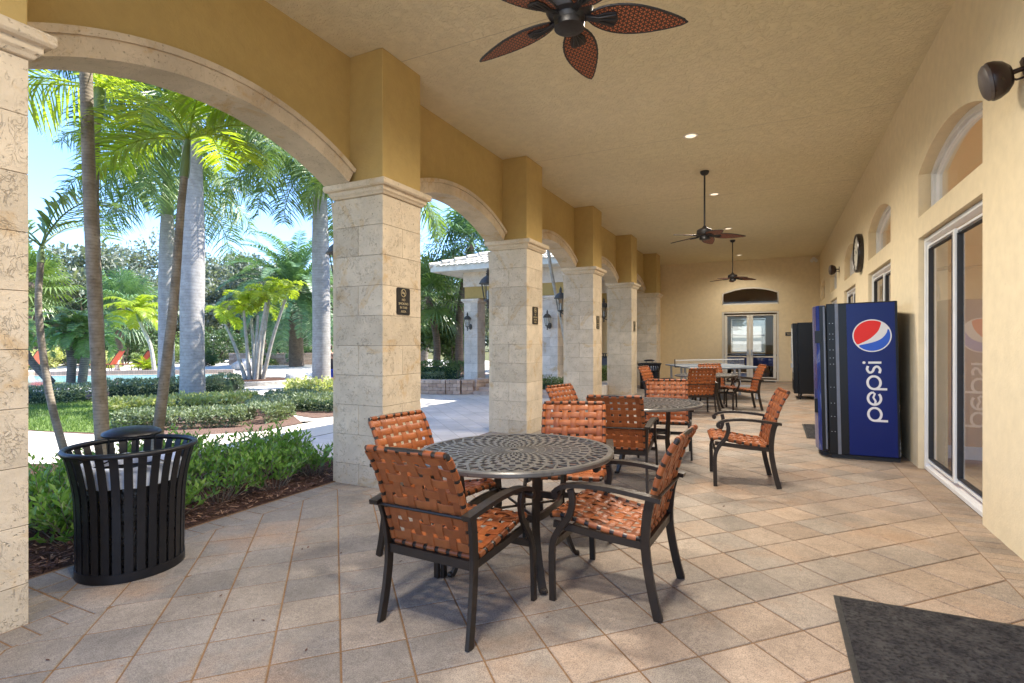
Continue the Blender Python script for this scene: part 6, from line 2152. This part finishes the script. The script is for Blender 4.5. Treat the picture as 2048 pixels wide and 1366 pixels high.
def make_lounger(label):
    t = thing('pool_lounger', label, 'lounger', (0, 0, 0), 0, 'coral pool loungers')
    f = MB(); f.bar([(-1.0, 0, 0.30), (0.42, 0, 0.32)], 0.60, 0.02); f.build('seat_sling', 'coral', t)
    f = MB(); f.bar([(0.42, 0, 0.33), (0.62, 0, 0.66), (0.80, 0, 1.0)], 0.60, 0.02, Vector((0, 1, 0)));
    f.v = []; f.f = []; f.t = []; f.h = []
    f.prism([(0.42, 0.32), (0.44, 0.31), (0.84, 0.98), (0.82, 0.995)], 'y', -0.30, 0.30)
    f.build('back_sling', 'coral', t)
    f = MB()
    for s in (-1, 1):
        f.tube([(-1.02, s * 0.31, 0.30), (0.43, s * 0.31, 0.32), (0.84, s * 0.31, 1.0)], 0.018, 6)
    f.tube([(-1.02, -0.31, 0.30), (-1.02, 0.31, 0.30)], 0.018, 6); f.tube([(0.84, -0.31, 1.0), (0.84, 0.31, 1.0)], 0.018, 6)
    f.build('frame', 'frame', t)
    for x in (-0.8, 0.4):
        for s in (-1, 1):
            f = MB(); f.tube([(x, s * 0.31, 0.30), (x + 0.05, s * 0.31, 0.0)], 0.018, 6); f.build('leg', 'frame', t)
    return t
lg0 = make_lounger('coral red pool lounger with a raised back, next to the short white post')
def put(o, x, y, a):
    o.location = (x, y, -0.024); o.rotation_euler = (0, 0, R(a)); return o
put(lg0, -28.9, 13.95, 38)
put(dup(lg0, (0, 0, 0), 0, 'coral red pool lounger just behind the spiky green plant'), -28.3, 14.95, 34)
put(dup(lg0, (0, 0, 0), 0, 'coral red pool lounger half hidden by the grey royal palm trunk'), -27.75, 15.55, 34)
put(dup(lg0, (0, 0, 0), 0, 'coral red pool lounger showing at the very edge of the first arch'), -31.6, 12.0, 30)
cy = thing('spiky_plant', 'bright green spiky plant on the pool deck before the loungers', 'plant', (-27.1, 14.9, 0))
f = MB(); r = random.Random(33)
for k in range(46):
    frond(f, Vector((0, 0, 0.06)), R(137.5 * k), R(r.uniform(10, 78)), r.uniform(0.5, 0.85), R(60), 14, 0.14, 0.03, 0.2, 25, 0, r, 0.2, 50, 0, 0.6, 0.01)
f.build('foliage', 'palm_bright', cy)
f = MB(); f.lathe([(0.12, -0.03), (0.16, 0.05), (0.06, 0.12), (0.0, 0.13)], 10); f.build('stem', 'bark_rough', cy)
po = thing('deck_post', 'short white post with a round cap on the pool deck', 'post', (-28.75, 14.5, -0.02))
f = MB(); f.lathe([(0.14, 0.0), (0.14, 0.05), (0.10, 0.08), (0.085, 0.42), (0.11, 0.46), (0.11, 0.50), (0.0, 0.52)], 14); f.build('shaft', 'white', po, smooth=40)
f = MB(); f.lathe([(0.0, 0.52), (0.07, 0.54), (0.09, 0.60), (0.07, 0.67), (0.0, 0.70)], 14); f.build('cap', 'white', po, smooth=50)

# ------------------------------------------------------------------ people by the pool
def figure(name, label, joints, bones, radii, loc, rz, skin_mat):
    """one continuous body: skin over a skeleton of joints"""
    t = thing(name, label, 'person', loc, rz)
    me = bpy.data.meshes.new('body')
    keys = list(joints)
    me.from_pydata([joints[k] for k in keys], [(keys.index(a), keys.index(b)) for a, b in bones], [])
    o = bpy.data.objects.new('body', me)
    COL.objects.link(o)
    o.parent = t
    me.materials.append(M[skin_mat])
    sk = o.modifiers.new('skin', 'SKIN')
    sv = me.skin_vertices[0].data if me.skin_vertices else None
    if sv is None:
        bpy.context.view_layer.objects.active = o
    for k, v in zip(keys, me.skin_vertices[0].data):
        rr = radii[k]
        v.radius = rr if isinstance(rr, tuple) else (rr, rr)
        v.use_root = (k == 'hip')
    sk.use_smooth_shade = True
    o.modifiers.new('sub', 'SUBSURF').levels = 2
    o.modifiers['sub'].render_levels = 2
    return t, o
def hand_bones(J, B, Rr, side, wrist, d, down):
    """palm, four fingers and a thumb"""
    w = Vector(wrist); d = Vector(d).normalized(); s = Vector(down).normalized()
    J['palm' + side] = tuple(w + d * 0.05); Rr['palm' + side] = (0.026, 0.014); B.append(('wrist' + side, 'palm' + side))
    for i, (o, L) in enumerate(((-0.03, 0.075), (-0.011, 0.088), (0.009, 0.082), (0.027, 0.066))):
        a, b = 'f%d%s' % (i, side), 'g%d%s' % (i, side)
        J[a] = tuple(w + d * (0.095) + s * o); J[b] = tuple(w + d * (0.095 + L) + s * (o * 1.1) + Vector((0, 0, -0.012)))
        Rr[a] = Rr[b] = 0.0085
        B += [('palm' + side, a), (a, b)]
    J['t' + side] = tuple(w + d * 0.06 - s * 0.05); Rr['t' + side] = 0.009; B.append(('palm' + side, 't' + side))
# man seated with his back to the arcade
J = dict(hip=(0, 0, 0.50), waist=(0, -0.02, 0.66), chest=(0, -0.03, 0.86), neck=(0, 0.0, 1.05), nose_base=(0, 0.02, 1.13), head=(0, 0.03, 1.22),
         shL=(-0.18, 0.0, 0.98), shR=(0.18, 0.0, 0.98), elL=(-0.25, 0.05, 0.72), elR=(0.25, 0.05, 0.72), wristL=(-0.18, 0.27, 0.60), wristR=(0.18, 0.27, 0.60),
         thL=(-0.10, 0.02, 0.49), thR=(0.10, 0.02, 0.49), knL=(-0.15, 0.44, 0.50), knR=(0.15, 0.44, 0.50), anL=(-0.15, 0.48, 0.09), anR=(0.15, 0.48, 0.09), toL=(-0.16, 0.66, 0.035), toR=(0.16, 0.66, 0.035))
Bn = [('hip', 'waist'), ('waist', 'chest'), ('chest', 'neck'), ('neck', 'nose_base'), ('nose_base', 'head'), ('chest', 'shL'), ('chest', 'shR'), ('shL', 'elL'), ('shR', 'elR'), ('elL', 'wristL'), ('elR', 'wristR'), ('hip', 'thL'), ('hip', 'thR'), ('thL', 'knL'), ('thR', 'knR'), ('knL', 'anL'), ('knR', 'anR'), ('anL', 'toL'), ('anR', 'toR')]
Rr = dict(hip=(0.16, 0.12), waist=(0.15, 0.11), chest=(0.17, 0.115), neck=0.055, nose_base=0.07, head=0.088, shL=0.06, shR=0.06, elL=0.042, elR=0.042, wristL=0.028, wristR=0.028, thL=0.09, thR=0.09, knL=0.06, knR=0.06, anL=0.038, anR=0.038, toL=0.03, toR=0.03)
for s, sg in (('L', -1), ('R', 1)):
    hand_bones(J, Bn, Rr, s, J['wrist' + s], (0, 1, -0.25), (sg, 0, 0))
man, body = figure('person', 'bare chested man in blue shorts sitting by the pool, beside the large stone column', J, Bn, Rr, (-15.0, 14.75, -0.02), R(20), 'skin')
f = MB()
f.tube([(0, -0.06, 0.62), (0, 0.0, 0.52), (0, 0.05, 0.47)], [0.165, 0.185, 0.17], 16, up=Vector((1, 0, 0)))
for s in (-1, 1):
    f.tube([(s * 0.08, 0.0, 0.50), (s * 0.12, 0.22, 0.50), (s * 0.145, 0.38, 0.505)], [0.115, 0.10, 0.095], 14, up=Vector((1, 0, 0)))
f.build('shorts', 'bluefab', man, smooth=60)
f = MB()
f.lathe([(0.0, 0.128), (0.05, 0.118), (0.085, 0.075), (0.099, 0.02), (0.097, -0.035), (0.085, -0.075), (0.07, -0.08)], 18, (0, 0.012, 1.205)); f.build('hair', 'hair', man, smooth=60)
sc_ = thing('pool_chair', 'low dark chair under the seated man by the pool', 'chair', (-15.0, 14.75, -0.02), R(20))
f = MB(); f.box(-0.27, 0.27, -0.24, 0.30, 0.355, 0.385); f.build('seat', 'rubber', sc_)
f = MB(); f.prism([(-0.26, 0.38), (-0.23, 0.38), (-0.32, 0.78), (-0.35, 0.78)], 'x', -0.27, 0.27); f.build('backrest', 'rubber', sc_)
for x in (-0.25, 0.25):
    for y in (-0.22, 0.27):
        f = MB(); f.tube([(x, y, 0.0), (x, y, 0.356)], 0.016, 6); f.build('leg', 'rubber', sc_)
tub = thing('blue_tub', 'bright blue tub on the deck below the seated man', 'tub', (-14.6, 14.3, -0.02))
f = MB(); f.lathe([(0.0, 0.0), (0.20, 0.0), (0.235, 0.36), (0.25, 0.37), (0.25, 0.40), (0.225, 0.40), (0.215, 0.36), (0.19, 0.03), (0.0, 0.03)], 24); f.build('shell', 'bluetub', tub, smooth=40)
for s in (-1, 1):
    f = MB(); f.tube(curve([(s * 0.25, -0.06, 0.36), (s * 0.30, 0, 0.33), (s * 0.25, 0.06, 0.36)], 8), 0.012, 6); f.build('handle', 'bluetub', tub)
def face(t, x, y, z, s):
    for sx in (-1, 1):
        f = MB(); f.lathe([(0.0, -0.012 * s), (0.010 * s, -0.006 * s), (0.012 * s, 0.0), (0.010 * s, 0.006 * s), (0.0, 0.012 * s)], 8, (x + sx * 0.032 * s, y - 0.014 * s, z + 0.005 * s)); f.build('eye', 'rubber', t, smooth=60)
        f = MB(); f.lathe([(0.0, -0.032 * s), (0.010 * s, -0.02 * s), (0.014 * s, 0.0), (0.010 * s, 0.024 * s), (0.0, 0.032 * s)], 8, (x + sx * 0.086 * s, y - 0.085 * s, z - 0.005 * s)); f.build('ear', 'skin', t, smooth=60)
    f = MB(); f.tube([(x, y - 0.006 * s, z + 0.012 * s), (x, y + 0.012 * s, z - 0.022 * s), (x, y - 0.004 * s, z - 0.034 * s)], [0.007 * s, 0.014 * s, 0.010 * s], 8, up=Vector((0, 1, 0.1))); f.build('nose', 'skin', t, smooth=60)
    f = MB(); f.bar([(x - 0.024 * s, y - 0.012 * s, z - 0.062 * s), (x, y - 0.004 * s, z - 0.064 * s), (x + 0.024 * s, y - 0.012 * s, z - 0.062 * s)], 0.008 * s, 0.009 * s); f.build('mouth', 'coral', t)
face(man, 0, 0.125, 1.205, 1.0)
# child standing on the far planter wall
J = dict(hip=(0, 0, 0.42), waist=(0, 0, 0.50), chest=(0, 0.0, 0.62), neck=(0, 0, 0.72), nose_base=(0, 0.01, 0.78), head=(0, 0.012, 0.85), shL=(-0.09, 0, 0.68), shR=(0.09, 0, 0.68), elL=(-0.15, 0.02, 0.55), elR=(0.15, 0.02, 0.55), wristL=(-0.17, 0.09, 0.44), wristR=(0.17, 0.09, 0.44),
         thL=(-0.055, 0, 0.40), thR=(0.055, 0, 0.40), knL=(-0.065, 0.04, 0.22), knR=(0.075, -0.01, 0.22), anL=(-0.06, 0.01, 0.045), anR=(0.08, -0.06, 0.045), toL=(-0.065, 0.10, 0.018), toR=(0.085, 0.03, 0.018))
Bn = Bn[:19]
Rr2 = {k: ((v[0] * 0.5, v[1] * 0.5) if isinstance(v, tuple) else v * 0.52) for k, v in Rr.items() if k in J}
Rr2['head'] = 0.072; Rr2['nose_base'] = 0.056
for s, sg in (('L', -1), ('R', 1)):
    J['palm' + s] = tuple(Vector(J['wrist' + s]) + Vector((0, 0.02, -0.04))); Rr2['palm' + s] = (0.016, 0.009); Bn.append(('wrist' + s, 'palm' + s))
    for i, o in enumerate((-0.016, -0.006, 0.005, 0.015)):
        a = 'f%d%s' % (i, s)
        J[a] = tuple(Vector(J['palm' + s]) + Vector((o * 0.4, 0.012 + o, -0.055 + abs(o)))); Rr2[a] = 0.005; Bn.append(('palm' + s, a))
    J['t' + s] = tuple(Vector(J['palm' + s]) + Vector((0, 0.035, -0.01))); Rr2['t' + s] = 0.005; Bn.append(('palm' + s, 't' + s))
kid, body = figure('person', 'small child in a pink swimsuit standing on the far planter wall', J, Bn, Rr2, (-27.75, 22.05, 0.66), R(160), 'skin')
f = MB(); f.tube([(0, 0, 0.36), (0, 0, 0.44), (0, 0, 0.52), (0, 0, 0.64)], [0.085, 0.095, 0.088, 0.095], 14, up=Vector((0, 1, 0))); f.build('swimsuit', 'pink', kid, smooth=60)
face(kid, 0, 0.086, 0.845, 0.78)
f = MB(); f.lathe([(0.0, 0.085), (0.05, 0.07), (0.078, 0.02), (0.078, -0.03), (0.06, -0.07)], 14, (0, -0.008, 0.85)); f.build('hair', 'hair', kid, smooth=60)
